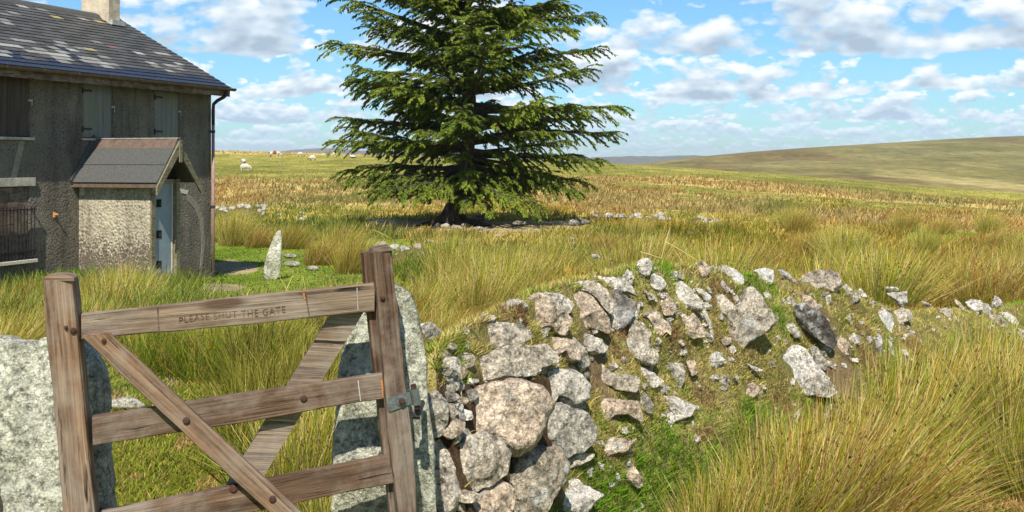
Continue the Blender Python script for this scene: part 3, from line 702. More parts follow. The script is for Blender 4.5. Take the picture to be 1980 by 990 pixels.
# latch stile (right): broad back plank and a proud front
vbeam('stile', [(701,491),(757,483),(827,1180),(772,1180)], -.022, .055, 'wood_dark', wob=.004)
vbeam('stile_facing', [(716,487),(757,480),(827,1180),(784,1180)], .028, .049, 'wood_dark', wob=.005)
hd = MB(); pts = [unp(x, y, gY(740))+gn*.0275 for x, y in [(716,489),(720,481),(738,477),(752,476),(757,483)]]
hd.prism(pts, -gn*.10); o = hd.build('stile_top', M['wood_dark'], gate, loc=gl); o.location = (0, 0, 0)
# rails
r1 = beam('rail', [(157,607),(724,547),(724,605),(158,656)], .004, .032, 'wood_grey')
r2 = beam('rail', [(178,806),(741,721),(744,772),(180,861)], .004, .032, 'wood_dark')
r3 = beam('rail', [(196,990),(757,880),(762,934),(196,1047)], .004, .032, 'wood_dark')
r4 = beam('rail', [(205,1130),(775,1010),(778,1060),(205,1180)], .004, .032, 'wood_dark')
# braces
beam('brace', [(160,643),(216,641),(640,1021),(610,1045)] if False else [(214,641),(700,1095),(650,1110),(160,648)], .034, .029, 'wood')
beam('brace', [(702,600),(716,612),(440,1035),(395,1005)] if False else [(642,607),(706,603),(458,1010),(402,1000)], -.029, .026, 'wood_grey')
# bolts
def bolt(px, py, front, r=.010):
    p = unp(px, py, gY(px))+gn*front-gl; b_ = MB()
    b_.tube([p-gn*.012, p+gn*.003, p+gn*.006], [r, r, r*.6], 12); return b_.build('bolt', M['rust'], gate)
bolt(362, 808, .036); bolt(587, 770, .006); bolt(527, 958, .036); bolt(452, 944, .006, .012); bolt(145, 636, .031, .008); bolt(204, 655, .035, .006); bolt(131, 630, .031, .005); bolt(738, 574, .029, .007)
# saw marks / cracks across the top rail, chalky scratches
def strip(name, p0, p1, w, mt, front=.0062):
    a = unp(*p0, gY(p0[0]))+gn*front-gl; c = unp(*p1, gY(p1[0]))+gn*front-gl; s = gdir*w
    mm = MB(); mm.prism([a-s, a+s, c+s*.7, c-s*.7], -gn*.002); return mm.build(name, M[mt], gate)
strip('crack', (590,564), (598,612), .0022, 'carving'); strip('rust_stain', (588,566), (590,578), .0045, 'rust_orange')
strip('crack', (305,594), (308,644), .002, 'carving'); strip('scratch', (690,556), (692,600), .0012, 'lead'); strip('scratch', (692,735), (697,775), .0012, 'lead')
strip('rust_stain', (738,728), (741,768), .004, 'rust_orange')
# carved message
cu = bpy.data.curves.new('carved_lettering', 'FONT'); cu.body = 'PLEASE SHUT THE GATE'; cu.size = .034; cu.extrude = .0009; cu.space_character = 1.16; cu.offset = -.0003
tmp = bpy.data.objects.new('carved_lettering_source', cu); COL.objects.link(tmp)
bpy.context.view_layer.update(); dg = bpy.context.evaluated_depsgraph_get()
me = bpy.data.meshes.new_from_object(tmp.evaluated_get(dg)); bpy.data.objects.remove(tmp)
w_ = max(v.co.x for v in me.vertices)
a = unp(346, 624, gY(346))+gn*.0068; c = unp(552, 604, gY(552))+gn*.0068
ex = (c-a).normalized(); ez = Vector((0, 0, 1)); en = ex.cross(ez).normalized(); ez = en.cross(ex).normalized()*-1
ez = (Vector((0,0,1))-ex*ex.z).normalized()
s_ = (c-a).length/w_
for v in me.vertices:
    j = .003*vnoise(np.array([v.co.x*22]), np.array([0.]))[0]
    p = a+ex*v.co.x*s_+ez*(v.co.y*s_*1.15+j)+en*(v.co.z); v.co = p-gl
me.materials.clear(); me.materials.append(M['carving'])
lt = bpy.data.objects.new('carved_lettering', me); COL.objects.link(lt); lt.parent = r1
lt.matrix_local = r1.matrix_local.inverted()
# latch: steel hinge strap bolted to the stile with a rusty pin and hook
strap = MB(); pts = [(745,768),(752,764),(791,753),(795,775),(752,792),(748,789)]
strap.prism([unp(x, y, gY(x))+gn*.034-gl for x, y in pts], -gn*.005)
so = strap.build('latch_strap', M['steel'], gate)
kn = MB(); q0 = unp(798, 748, gY(798))+gn*.033-gl; q1 = unp(803, 778, gY(803))+gn*.033-gl
kn.tube([q0, q1], .0135, 14); k_o = kn.build('knuckle', M['steel'], so, smooth=False)
pn = MB(); pn.tube([unp(796, 739, gY(798))+gn*.033-gl, unp(804, 786, gY(803))+gn*.033-gl], .008, 10); pn.build('pin', M['rust'], so)
hk = MB(); h0 = unp(803, 786, gY(803))+gn*.03-gl
hk.tube([h0, h0+Vector((.004,.005,-.012)), h0+Vector((.004,.05,-.016)), h0+Vector((.004,.16,-.016))], [.007,.009,.009,.009], 10)
hk.tube([h0+Vector((-.012,.012,-.022)), h0+Vector((.010,.012,-.024))], .010, 10)
hk.build('hook', M['iron'], so)
nt_ = MB(); p = unp(774, 770, gY(774))+gn*.034-gl; nt_.tube([p, p+gn*.004], .016, 16); nt_.build('washer', M['steel'], so)
nt_ = MB(); nt_.tube([p+gn*.004, p+gn*.012, p+gn*.015], [.0095,.009,.005], 10); nt_.build('bolt', M['rust'], so)
# ------------------------------------------------------------------ house
HC = Vector((-6.83, 27.0, 0)); HR = math.atan2(-.943, -.332)
house = empty('farmhouse', HC, HR, 'two-storey roughcast farmhouse with patched slate roof and shuttered windows', 'house')
ud = Vector((-.332, -.943, 0)); vd = Vector((.943, -.332, 0))
def fac(px, py, v0=0.0):
    """picture point on the plane v = v0 -> local u, z"""
    o = Vector((0, 0, EYE)); d = Vector(((px-CX)/F, 1, -(py-HY)/F))
    t = (v0-(o-HC).dot(vd))/d.dot(vd); p = o+d*t; return (p-HC).dot(ud), p.z
def gab(px, py, u0):
    o = Vector((0, 0, EYE)); d = Vector(((px-CX)/F, 1, -(py-HY)/F))
    t = (u0-(o-HC).dot(ud))/d.dot(ud); p = o+d*t; return (p-HC).dot(vd), p.z
HLEN = 12.0; HD = 5.34; WT = 3.22
# openings in the facade (local u range, z range)
def rect(px0, px1, py0, py1, v=0):
    pxm = (px0+px1)/2; ua = fac(px0, py0, v)[0]; ub = fac(px1, py0, v)[0]; um = (px0+px1)/2
    z1 = fac(um, py0, v)[1]; z0 = fac(um, py1, v)[1]
    return min(ua, ub), max(ua, ub), z0, z1
wA = rect(-75, 58, 138, 264); wB = rect(160, 218, 162, 268); wC = rect(300, 347, 176, 271); wD = rect(-85, 56, 362, 508)
print('windows', wA, wB, wC, wD)
holes = [wA, wB, wC, wD]
us = sorted({0, HLEN}|{round(h[i], 4) for h in holes for i in (0, 1)}); zs = sorted({-1.6, WT}|{round(h[i], 4) for h in holes for i in (2, 3)})
w = MB(); RD = .09
for i in range(len(us)-1):
    for j in range(len(zs)-1):
        um, zm = (us[i]+us[i+1])/2, (zs[j]+zs[j+1])/2
        if any(h[0] < um < h[1] and h[2] < zm < h[3] for h in holes): continue
        w.add([(us[i],0,zs[j]),(us[i+1],0,zs[j]),(us[i+1],0,zs[j+1]),(us[i],0,zs[j+1])], [(3,2,1,0)])
for h in holes:
    w.add([(h[0],0,h[2]),(h[1],0,h[2]),(h[1],0,h[3]),(h[0],0,h[3]),(h[0],-RD,h[2]),(h[1],-RD,h[2]),(h[1],-RD,h[3]),(h[0],-RD,h[3])], [(0,1,5,4),(1,2,6,5),(2,3,7,6),(3,0,4,7),(4,5,6,7)])
rz = 4.92
w.add([(0,0,-1.6),(0,-HD,-1.6),(0,-HD,WT),(0,-HD/2,rz-.12),(0,0,WT)], [(0,1,2,3,4)])
w.add([(HLEN,0,-1.6),(HLEN,-HD,-1.6),(HLEN,-HD,WT),(HLEN,-HD/2,rz-.12),(HLEN,0,WT)], [(4,3,2,1,0)])
w.add([(0,-HD,-1.6),(HLEN,-HD,-1.6),(HLEN,-HD,WT),(0,-HD,WT)], [(0,1,2,3)])
wall = w.build('wall', M['wall'], house)
# cement repairs and cracks: slightly proud patches
def blob(name, pts, v, mt, th=.012, parent=None, local=None):
    mm = MB(); mm.prism([(fac(x, y, v)[0], v, fac(x, y, v)[1]) for x, y in pts], (0, th, 0)); return mm.build(name, M[mt], parent or wall)
blob('cement_patch', [(36,272),(48,272),(30,347),(19,347)], .0, 'patch')
blob('cement_patch', [(360,374),(371,380),(384,398),(393,425),(396,470),(393,500),(388,540),(384,540),(389,490),(390,460),(386,428),(376,404),(362,388)], .0, 'patch', .008)
blob('cement_patch', [(346,364),(364,368),(362,376),(350,373)], .0, 'plaster_pale', .008)
# shutters
def shutter(r, mt, label=None, boards=4, hinge=True, parent=house):
    m_ = MB(); u0, u1, z0, z1 = r; bw = (u1-u0-.03)/boards
    for k in range(boards): m_.box(u0+.015+k*bw+.003, u0+.015+(k+1)*bw-.003, -.05, -.018+.004*(k % 2), z0+.02, z1-.015)
    m_.box(u0+.02, u1-.02, -.07, -.051, z0+.02, z1-.02)
    s = m_.build('shutter', M[mt], parent); 
    if label: s['label'] = label
    if hinge:
        for zz in (z1-.12*(z1-z0)-.02, z0+.17*(z1-z0)):
            hh = MB(); hh.box(u1-.30*(u1-u0), u1+.03, -.012, .004, zz-.02, zz+.02); hh.box(u1-.005, u1+.03, -.012, .02, zz-.06, zz+.05); hh.build('hinge', M['iron'], s)
        hh = MB(); zz = (z0+z1)/2+.1; hh.box(u0-.05, u0+.05, -.01, .015, zz-.015, zz+.02); hh.tube([(u0-.03,.02,zz),(u0-.03,.02,zz-.10)], .008, 6); hh.build('catch', M['lead'], s)
    fr = MB(); t = .02
    fr.box(u0+.001, u0+t, -.08, -.012, z0+.001, z1-.001); fr.box(u1-t, u1-.001, -.08, -.012, z0+.001, z1-.001); fr.build('frame', M['wood_brown'], s)
    return s
shutter(wA, 'shutter_dark', 'dark brown boarded shutter', 6); shutter(wB, 'shutter_grey', 'grey-green boarded shutter'); shutter(wC, 'shutter_grey', 'narrow grey boarded shutter', 3)
def sill(r, mt, proud=.07, h=.05, dz=0):
    m_ = MB(); m_.box(r[0]-.05, r[1]+.05, -.03, proud, r[2]-h+dz, r[2]+.001+dz); return m_.build('sill', M[mt], house, bevel=.006)
sill(wA, 'concrete'); sill(wB, 'concrete', .05, .04); sill(wD, 'plaster_pale', .16, .06)
lt_ = MB(); lt_.box(wD[0]-.12, wD[1]+.2, -.02, .05, wD[3]+.002, wD[3]+.155); lt_.build('lintel', M['concrete'], house, bevel=.005)
bd = shutter(wD, 'wood_brown', 'brown boards behind an iron grille', 7, hinge=False)
g_ = MB(); u0, u1, z0, z1 = wD; gt = fac(30, 406, .1)[1]; gb_ = fac(30, 503, .1)[1]
nb_ = int((u1-u0)/.085)
for k in range(nb_+1):
    uu = u0-.03+(u1-u0+.02)*k/nb_; g_.tube([(uu, .10, gb_-.02), (uu, .10, gt+.03), (uu, .115, gt+.05)], .011, 6)
for zz in (gt, gb_+.16*(gt-gb_), gb_): g_.box(u0-.06, u1, .085, .115, zz-.012, zz+.012)
for uu in (u0-.05,): 
    for zz in (gt, gb_): g_.box(uu-.01, uu+.01, -.01, .1, zz-.012, zz+.012)
g_.build('window_grille', M['iron'], house)
# peg
pg = MB(); pu, pz = fac(104, 415, 0); pg.tube([(pu, -.01, pz), (pu, .10, pz+.005)], [.022,.016], 8); pg.box(pu-.02, pu+.02, .0, .03, pz-.05, pz+.05)
pg.build('wall_peg', M['orange'], house)
# roof
PV, PZ = .35, 3.30; RV = .35-3.02; SL = Vector((0, RV-PV, 4.97-PZ)); slen = SL.length; sdir = SL.normalized(); snor = Vector((0, sdir.z, -sdir.y)); 
def slates(side):
    m_ = MB(); rows = 21; rh = slen/rows; r = random.Random(5+side)
    V0 = -.25; U1 = HLEN+.25
    for j in range(rows):
        cw = .27+.02*(j % 3); u = V0-(cw/2 if j % 2 else 0)
        a = PV if side == 0 else 2*RV-PV
        while u < U1:
            uu0, uu1 = max(u, V0), min(u+cw-.006, U1); u += cw
            if uu1-uu0 < .03: continue
            base = .05+r.random()*.045; c = (base*1.03, base, base*.95)
            lowish = math.exp(-((j-4.5)/3.0)**2)
            leftness = min(1, max(.12, (uu0-1)/4.2))
            q = r.random()
            if j < 2 or (j == 2 and r.random() < .35) or (j in (3,4,5,6) and uu0 > 4.0 and r.random() < .25): c = (.024, .034, .060)
            elif q < .50*lowish*leftness+.05: k = .17+r.random()*.18; c = (k*1.0, k*.98, k*.9)
            elif q < .50*lowish*leftness+.065: c = (.20, .10, .09)
            elif q < .50*lowish*leftness+.072: c = (.34, .28, .12)
            elif j > 6 and r.random() < .10*leftness: k = .17+r.random()*.08; c = (k, k*.97, k*.88)
            lift = r.random()*.004
            def P(uu, s, h): 
                p = Vector((uu, PV, PZ))+sdir*s+snor*h
                if side: p.y = 2*RV-p.y
                return tuple(p)
            s0 = j*rh-(.02 if j == 0 else r.random()*.012); s1 = (j+1)*rh+.04
            h0 = .022+lift; h1 = .004; t = .012
            V = [P(uu0,s0,h0),P(uu1,s0,h0),P(uu1,s1,h1),P(uu0,s1,h1),P(uu0,s0,h0-t),P(uu1,s0,h0-t),P(uu1,s1,h1-.003),P(uu0,s1,h1-.003)]
            Fc = [(0,1,2,3),(7,6,5,4),(4,5,1,0),(5,6,2,1),(7,4,0,3)]
            m_.add(V, Fc, c)
    # the deck under the slates
    D = [P(V0+.01,0,-.005),P(U1-.01,0,-.005),P(U1-.01,slen,-.005),P(V0+.01,slen,-.005),P(V0+.01,.02,-.06),P(U1-.01,.02,-.06),P(U1-.01,slen,-.06),P(V0+.01,slen,-.06)]
    m_.add(D, [(0,1,2,3),(7,6,5,4),(4,5,1,0),(5,6,2,1),(6,7,3,2),(7,4,0,3)], (.06,.055,.05))
    return m_
rf = slates(0); r2_ = slates(1); rf.add(r2_.V, r2_.F); rf.C[-len(r2_.V):] = r2_.C
roof = rf.build('roof', M['slate'], house, cols=True)
rt = MB(); 
for k in range(28):
    a = .55+k*.45
    if a > HLEN: break
    rt.prism([(a, RV+.17, 4.89), (a, RV+.10, 4.985), (a, RV, 5.03), (a, RV-.10, 4.985), (a, RV-.17, 4.89), (a, RV, 4.93)], (.445, 0, 0))
rt.build('ridge', M['felt'], roof)
ld = MB(); ld.prism([(-.24, RV+.2, 4.87), (-.24, RV, 5.0), (-.24, RV-.2, 4.87)], (.79, 0, 0)); ld.build('ridge_flashing', M['lead'], roof)
vg = MB(); vg.prism([(-.26, PV-.02, PZ-.02), (-.26, RV, 4.97-.02), (-.26, RV, 4.97-.13), (-.26, PV-.02, PZ-.13)], (.025, 0, 0)); vg.build('verge_board', M['wood_brown'], roof)
# chimney
cu0 = .62; v_l = gab(157, 30, cu0)[0]; v_r = gab(210, 30, cu0)[0]; u_far = fac(232, 30, v_r)[0]
print('chimney', v_l, v_r, u_far)
ch = MB(); ch.box(u_far, cu0, v_l, v_r, 4.2, 6.6); ch.box(u_far-.05, cu0+.05, v_l-.05, v_r+.05, 6.6, 6.75); co = ch.build('chimney', M['chimney'], roof, bevel=.012)
fl = MB(); fl.box(u_far-.02, cu0+.03, v_r, v_r+.13, 4.75, 4.86); fl.build('flashing', M['lead'], roof)
# eaves
fa = MB(); fa.box(-.24, HLEN, .0, .335, 3.19, 3.215); fa.box(-.24, HLEN, .31, .338, 3.10, 3.29); fa.build('fascia', M['wood_brown'], house)
gu = MB(); n_ = 9
prof = [(.405+.062*math.cos(math.pi+math.pi*k/8), 3.285+.062*math.sin(math.pi+math.pi*k/8)) for k in range(9)]
prof += [(.405+.052*math.cos(math.pi*2-math.pi*k/8), 3.285+.052*math.sin(math.pi*2-math.pi*k/8)) for k in range(9)]
gu.prism([(-.33, a, b_) for a, b_ in prof], (HLEN+.3, 0, 0)); 
go = gu.build('gutter', M['gutter'], house)
br = MB()
for k in range(14): 
    a = .35+k*.92; br.prism([(a, .405+.07*math.cos(math.pi+math.pi*q/8), 3.287+.07*math.sin(math.pi+math.pi*q/8)) for q in range(9)], (.045, 0, 0))
br.build('gutter_bracket', M['gutter'], go)
# downpipe with a swan neck at the far corner
dp = MB(); dp.tube([(-.02,.405,3.235),(-.02,.40,3.15),(-.01,.33,3.08),(.0,.16,3.0),(.03,.085,2.92),(.03,.075,2.8),(.03,.075,2.45)], .04, 10)
dp.build('downpipe_bend', M['pipe_black'], house, smooth=True)
dp = MB(); dp.tube([(.03,.075,2.46),(.03,.075,-1.1)], .036, 12); dpo = dp.build('downpipe', M['pipe'], house, smooth=True)
pc = MB()
for zz in (2.3, .6, -.95): pc.tube([(.03,.075,zz-.03),(.03,.075,zz+.03)], .046, 12); pc.box(.0,.06,.0,.05,zz-.012,zz+.012)
pc.build('pipe_clip', M['pipe_black'], dpo)
eb = MB(); eb.box(4.40, 4.52, .002, .05, 1.0, 1.17)

# ---- porch
PU0, PU1, PVF = 3.50, 4.44, 1.62; PE = 1.24
ea, ez_ = fac(160, 345, 0)
porch = MB()
# side wall facing the camera, far side wall, front piers
porch.box(PU1-.12, PU1, .0, PVF, -1.3, PE); pw = porch.build('porch_wall', M['porch_wall'], house)
p2 = MB(); p2.box(PU0, PU0+.12, .0, PVF-.002, -1.3, PE); p2.box(PU0+.12, PU0+.20, PVF-.15, PVF-.01, -1.3, PE); p2.build('porch_wall', M['wall'], house)
dU0, dU1 = PU0+.20, PU1-.12
pf = MB(); pf.box(dU1, PU1-.003, PVF+.002, PVF+.03, -1.2, PE+.0); pf.build('door_jamb', M['wood_green'], house)
pj = MB(); pj.box(PU0+.10, dU0+.01, PVF, PVF+.07, -1.2, PE+.05); pj.build('door_post', M['wood_green'], house)
dz0 = -.64; dz1 = fac(318, 354, PVF)[1]
dr = MB(); dr.box(dU0+.01, dU1-.004, PVF-.06, PVF-.02, dz0, dz1); door = dr.build('door', M['door'], house, bevel=.004)
de = MB(); de.box(dU0+.012, dU0+.05, PVF-.02, PVF-.008, dz0, dz1); de.build('edge_strip', M['plaster_pale'], door)
for py in (393, 453, 512):
    uu, zz = fac(307, py, PVF-.02); q = MB(); q.box(uu-.075, uu+.075, PVF-.02, PVF-.012, zz-.075, zz+.075); q.build('cover_plate', M['void'], door)
    q = MB(); q.box(uu-.055, uu-.01, PVF-.012, PVF-.006, zz-.05, zz+.03); q.build('lock', M['rust'], door)
st = MB(); st.box(PU0-.05, PU1, PVF-.1, PVF+.35, -1.0, -.66); st.build('doorstep', M['concrete'], house, bevel=.03)
tr_ = MB(); tr_.box(PU0+.02, PU1-.02, PVF-.055, PVF+.025, dz1+.003, dz1+.07); tr_.build('door_head', M['wood_green'], house)
gbt = MB(); gbt.prism([(PU0+.05, PVF-.04, dz1+.07), (PU1-.05, PVF-.04, dz1+.07), ((PU0+PU1)/2, PVF-.04, 1.86)], (0, .03, 0)); gbt.build('gable_shade_panel', M['void'], house)  # near-black panel stands in for the shade inside the open gable
# porch roof
rU = (PU0+PU1)/2; RZ = 1.99; OH = .30; VF = PVF+OH; eU = PU1+.19; eU2 = PU0-.19; EZ = 1.215
def slope(u_e, sg):
    q = MB(); n = Vector((RZ-EZ, 0, abs(u_e-rU))).normalized(); n.x *= sg
    P4 = [Vector((u_e, -.0, EZ)), Vector((u_e, VF, EZ)), Vector((rU, VF, RZ)), Vector((rU, 0, RZ))]
    q.prism([p+n*.0 for p in P4], n*.035)
    mid = [P4[0].lerp(P4[3], .42), P4[1].lerp(P4[2], .42), P4[1].lerp(P4[2], 1), P4[0].lerp(P4[3], 1)]
    q.prism([p+n*.036 for p in mid], n*.012)
    return q, n
q1_, n1_ = slope(eU, 1); q2_, n2_ = slope(eU2, -1)
proof = q1_.build('porch_roof', M['felt'], house); proof2 = q2_.build('porch_roof', M['felt'], house)
rd = MB(); 
for k in range(4):
    a = .03+k*(VF-.03)/4
    rd.prism([(rU+.155, a, RZ-.11), (rU+.03, a, RZ+.075), (rU-.03, a, RZ+.075), (rU-.155, a, RZ-.11), (rU, a, RZ+.02)], (0, (VF-.03)/4-.006, 0))
rd.build('ridge_tile', M['ridge_tile'], proof)
fx = MB(); fx.box(rU-.045, rU+.045, .0, VF+.01, RZ+.076, RZ+.09); fx.build('ridge_mortar', M['lead'], proof)
fs = MB(); fs.prism([Vector((eU+.03,.002,EZ-.02)),Vector((eU+.09,.002,EZ+.06)),Vector((rU+.05,.002,RZ+.16)),Vector((rU-.02,.002,RZ+.1))], (0,.035,0)); fs.build('flashing', M['felt'], proof)
eg = MB(); eg.box(eU-.02, eU+.015, .0, VF-.02, EZ-.075, EZ-.01); eg.build('eaves_board', M['ridge_tile'], proof)
for ue, sg in ((eU, 1), (eU2, -1)):
    b1 = MB(); a = Vector((ue+sg*.05, VF, EZ-.06)); c = Vector((rU, VF, RZ+.03)); dd = (c-a).normalized(); nn_ = Vector((dd.z, 0, -dd.x)); 
    if nn_.z < 0: nn_ = -nn_
    low = Vector((0, 0, -.20))
    b1.prism([a, c, c+low*1.15, a+low*.75], (0, .035, 0)); b1.build('bargeboard', M['wood_green'], house)
fn = MB(); fn.box(rU-.04, rU+.04, VF+.036, VF+.06, RZ-.38, RZ+.05); fn.build('finial', M['wood_green'], house)
# little meter box on the porch corner
mbx = MB(); uu, zz = fac(158, 370, 0); mbx.box(PU1+.001, PU1+.03, .04, .14, zz-.07, zz+.08); mbx.build('junction_box', M['plastic'], house)
# ------------------------------------------------------------------ tree
TY = 45.0
tb = unp(872, 434, TY)
tree = empty('conifer_tree', tb, 0, 'large spreading dark green conifer standing alone on the moor beyond the granite gateposts', 'tree')
def TP(px, py, dy=0): 
    p = unp(px, py, TY); p.y += dy; return p-tb
tr = random.Random(4)
tp = [TP(868,446), TP(872,430), TP(878,405), TP(888,372), TP(897,335), TP(905,280), TP(908,220), TP(906,150), TP(908,80), TP(905,10), TP(904,-60), TP(903,-125)]
tr_r = [.62,.48,.37,.32,.30,.28,.25,.22,.18,.14,.08,.02]
def lerp_path(path, z):
    for a, b in zip(path, path[1:]):
        if a.z <= z <= b.z: return a.lerp(b, (z-a.z)/(b.z-a.z))
    return path[-1] if z > path[-1].z else path[0]
tk = MB()
fine = []; fr_ = []
for i in range(len(tp)-1):
    for k in range(4):
        fine.append(tp[i].lerp(tp[i+1], k/4)); fr_.append(tr_r[i]+(tr_r[i+1]-tr_r[i])*k/4)
fine.append(tp[-1]); fr_.append(tr_r[-1])
tk.tube(fine, fr_, 18)
V = np.array(tk.V); ang = np.arctan2(V[:, 1], V[:, 0]); flare = np.exp(-np.clip(V[:, 2]+.2, 0, 5)/.45)
dv = fbm(np.cos(ang)*2+9, np.sin(ang)*2, V[:, 2]*.7, o=3, seed=4)*(.05+.30*flare)
cx = np.array([[*(lerp_path(tp, z))[:2]] for z in V[:, 2]])
V[:, :2] += (V[:, :2]-cx)/np.maximum(.05, np.linalg.norm(V[:, :2]-cx, axis=1))[:, None]*dv[:, None]
tk.V = [tuple(v) for v in V]
# surface roots
for az, ln in ((-.3,1.6),(.9,1.1),(2.6,1.2),(3.6,1.5),(4.6,1.2),(5.4,1.3)):
    tk.tube([Vector((math.cos(az)*ln*s, math.sin(az)*ln*s, .34*(1-s)**1.5-.02+.03*math.sin(s*9))) for s in (.1,.3,.5,.75,1)], [.2,.16,.12,.08,.03], 8)
tk.build('trunk', M['bark'], tree, smooth=True)
WY = [(-125,10,10),(-100,60,55),(-60,125,140),(-20,150,200),(20,215,250),(60,215,235),(90,270,245),(130,215,225),(165,230,260),(200,235,290),(235,235,270),(270,260,265),(300,245,250),(340,235,235),(365,200,215)]
def halfw(py, side):
    return np.interp(py, [w[0] for w in WY], [w[1] if side < 0 else w[2] for w in WY])
limbs = []
def limb(p0, p3, sag, lift):
    a = p0; c = p3; m1 = a.lerp(c, .35)+Vector((0, 0, lift)); m2 = a.lerp(c, .75)+Vector((0, 0, lift*.8+sag*.35)); pts = []
    for i in range(15):
        t = i/14; q = a*(1-t)**3+m1*3*t*(1-t)**2+m2*3*t*t*(1-t)+c*t**3; pts.append(q)
    limbs.append(pts)
# limbs whose tips show in the outline
for (x0, y0, x1, y1, dy) in [(905,120,648,88,-.6),(905,100,712,50,.8),(905,180,690,158,.5),(905,200,700,160,-1.4),(905,250,664,228,.4),(905,280,662,275,-1.),
    (905,330,665,330,.6),(905,345,690,345,-1.2),(905,60,1150,28,.4),(905,130,1148,96,-.5),(905,60,1090,5,1.),(905,215,1198,208,-.5),(905,240,1180,258,.8),(905,290,1155,310,-.4),
    (905,320,1125,352,.5),(905,340,1105,368,-1.2),(890,360,1040,398,-1.8),(895,350,1000,390,-2.4),(890,375,905,390,-2.),(905,300,1130,300,2.),(905,310,675,250,2.2),
    (905,40,780,5,-.6),(905,-10,1060,-30,.5),(905,-30,800,-60,-.5),(895,350,760,352,-1.9),(895,340,830,372,-2.6),(890,370,950,400,-1.6)]:
    limb(lerp_path(tp, TP(x0, y0).z), TP(x1, y1, dy), .15, tr.uniform(-.15, .2))
# filling limbs all round
nL = 138
for i in range(nL):
    py0 = 360-(i+.5)/nL*470; az = i*2.39996+tr.uniform(-.3, .3)
    side = math.cos(az); hw = halfw(py0, side)/51*(tr.choice([tr.uniform(.3, .7), tr.uniform(.6, .9), tr.uniform(.8, 1.03)]))
    py0 += tr.uniform(-9, 9); p0 = lerp_path(tp, TP(905, py0).z)
    rise = tr.uniform(.05, .45)*hw if py0 < 200 else (tr.uniform(-.05, .28)*hw if py0 < 300 else tr.uniform(-.25, .10)*hw)
    dep = .95
    p3 = p0+Vector((math.cos(az)*hw, math.sin(az)*hw*dep, rise))
    if p3.z < TP(0, 372).z: p3.z = TP(0, 372).z+tr.random()*.3
    limb(p0, p3, .3 if py0 > 260 else tr.uniform(-.3, .3), tr.uniform(-.35, .3)*min(1, hw/3))
bm_ = MB(); leafP = []; leafD = []; leafL = []; leafN = []; leafK = []
for li, pts in enumerate(limbs):
    Ln = sum((b-a).length for a, b in zip(pts, pts[1:])); r0 = .025+.018*Ln
    bm_.tube(pts, [r0*(1-i/15)+.006 for i in range(15)], 5, cap=False)
    nb_ = int(11+Ln*7); hue = tr.uniform(-1, 1)
    for k in range(nb_):
        s = .14+.86*(k+tr.random())/nb_; f = s*14; i = min(13, int(f)); p = pts[i].lerp(pts[i+1], f-i); thin_ = .5+.5*abs(math.sin(li*1.7+s*9)); t = (pts[i+1]-pts[i]).normalized()
        sd = 1 if k % 2 else -1; lat = Vector((-t.y, t.x, 0)).normalized()*sd
        bl = (.18+.28*(1-s))*Ln*tr.uniform(.3, 1.0)+.12; bl = min(bl, 1.15)
        dr_ = (t*tr.uniform(.5, 1.2)+lat*tr.uniform(.1, 1)+Vector((0, 0, tr.uniform(-.30, .42)))).normalized()
        q = p; pp = [p]; d = dr_.copy(); ns = 6
        for _ in range(ns):
            q = q+d*(bl/ns); pp.append(q); d = (d+Vector((0, 0, -.15))+Vector((tr.uniform(-.12,.12),tr.uniform(-.12,.12),0))).normalized()
        bm_.tube(pp, [.012*(1-j/8) for j in range(ns+1)], 3, cap=False)
        nl = int(14+bl*66*tr.uniform(.5,1.35)*thin_*1.35)
        for j in range(nl):
            g_ = tr.random()**.8*ns; jj = min(ns-1, int(g_)); c = pp[jj].lerp(pp[jj+1], g_-jj); dd = (pp[jj+1]-pp[jj]).normalized()
            sd2 = 1 if j % 2 else -1; lt2 = Vector((-dd.y, dd.x, 0)).normalized()*sd2
            v = (dd*tr.uniform(.5, 1.2)+lt2*tr.uniform(.2, .95)+Vector((0, 0, tr.uniform(-.85, .25)))).normalized()
            leafP.append(c); leafD.append(v); leafL.append(tr.uniform(.07, .17)); leafK.append(hue*.5+tr.uniform(-.6, .6))
print('leaves', len(leafP), 'limbs', len(limbs))
bm_.build('branches', M['bark'], tree)
Pn = np.array(leafP); Dn = np.array(leafD); Ll = np.array(leafL)[:, None]; Kn = np.array(leafK)
up = rng.normal(size=Pn.shape)*.5+np.array([0, 0, 1.0]); Wn = np.cross(Dn, up); Wn /= np.linalg.norm(Wn, axis=1)[:, None]
ww = Ll*rng.uniform(.13, .22, Ll.shape); mid = Pn+Dn*Ll*.5
tip = Pn+Dn*Ll+np.array([0, 0, -.012]); nn2 = np.cross(Wn, Dn)
V = np.stack([Pn-Wn*ww*.4, mid-Wn*ww-nn2*ww*.35, tip, mid+Wn*ww-nn2*ww*.35, mid], 1).reshape(-1, 3)
b = np.arange(len(Pn))*5; Fc = np.concatenate([np.stack([b, b+1, b+4], -1), np.stack([b+1, b+2, b+4], -1), np.stack([b+2, b+3, b+4], -1), np.stack([b+3, b, b+4], -1)])
kk = np.clip(.5+.5*Kn, 0, 1)[:, None]; pc_ = np.array([.06,.10,.014])*(1-kk)+np.array([.24,.31,.035])*kk
old = (rng.random(len(Pn)) < .05)[:, None]; pc_ = np.where(old, np.array([.20,.13,.04]), pc_)
mesh_obj('crown', V, Fc, M['needles'], tree, cols=np.repeat(pc_, 5, 0))

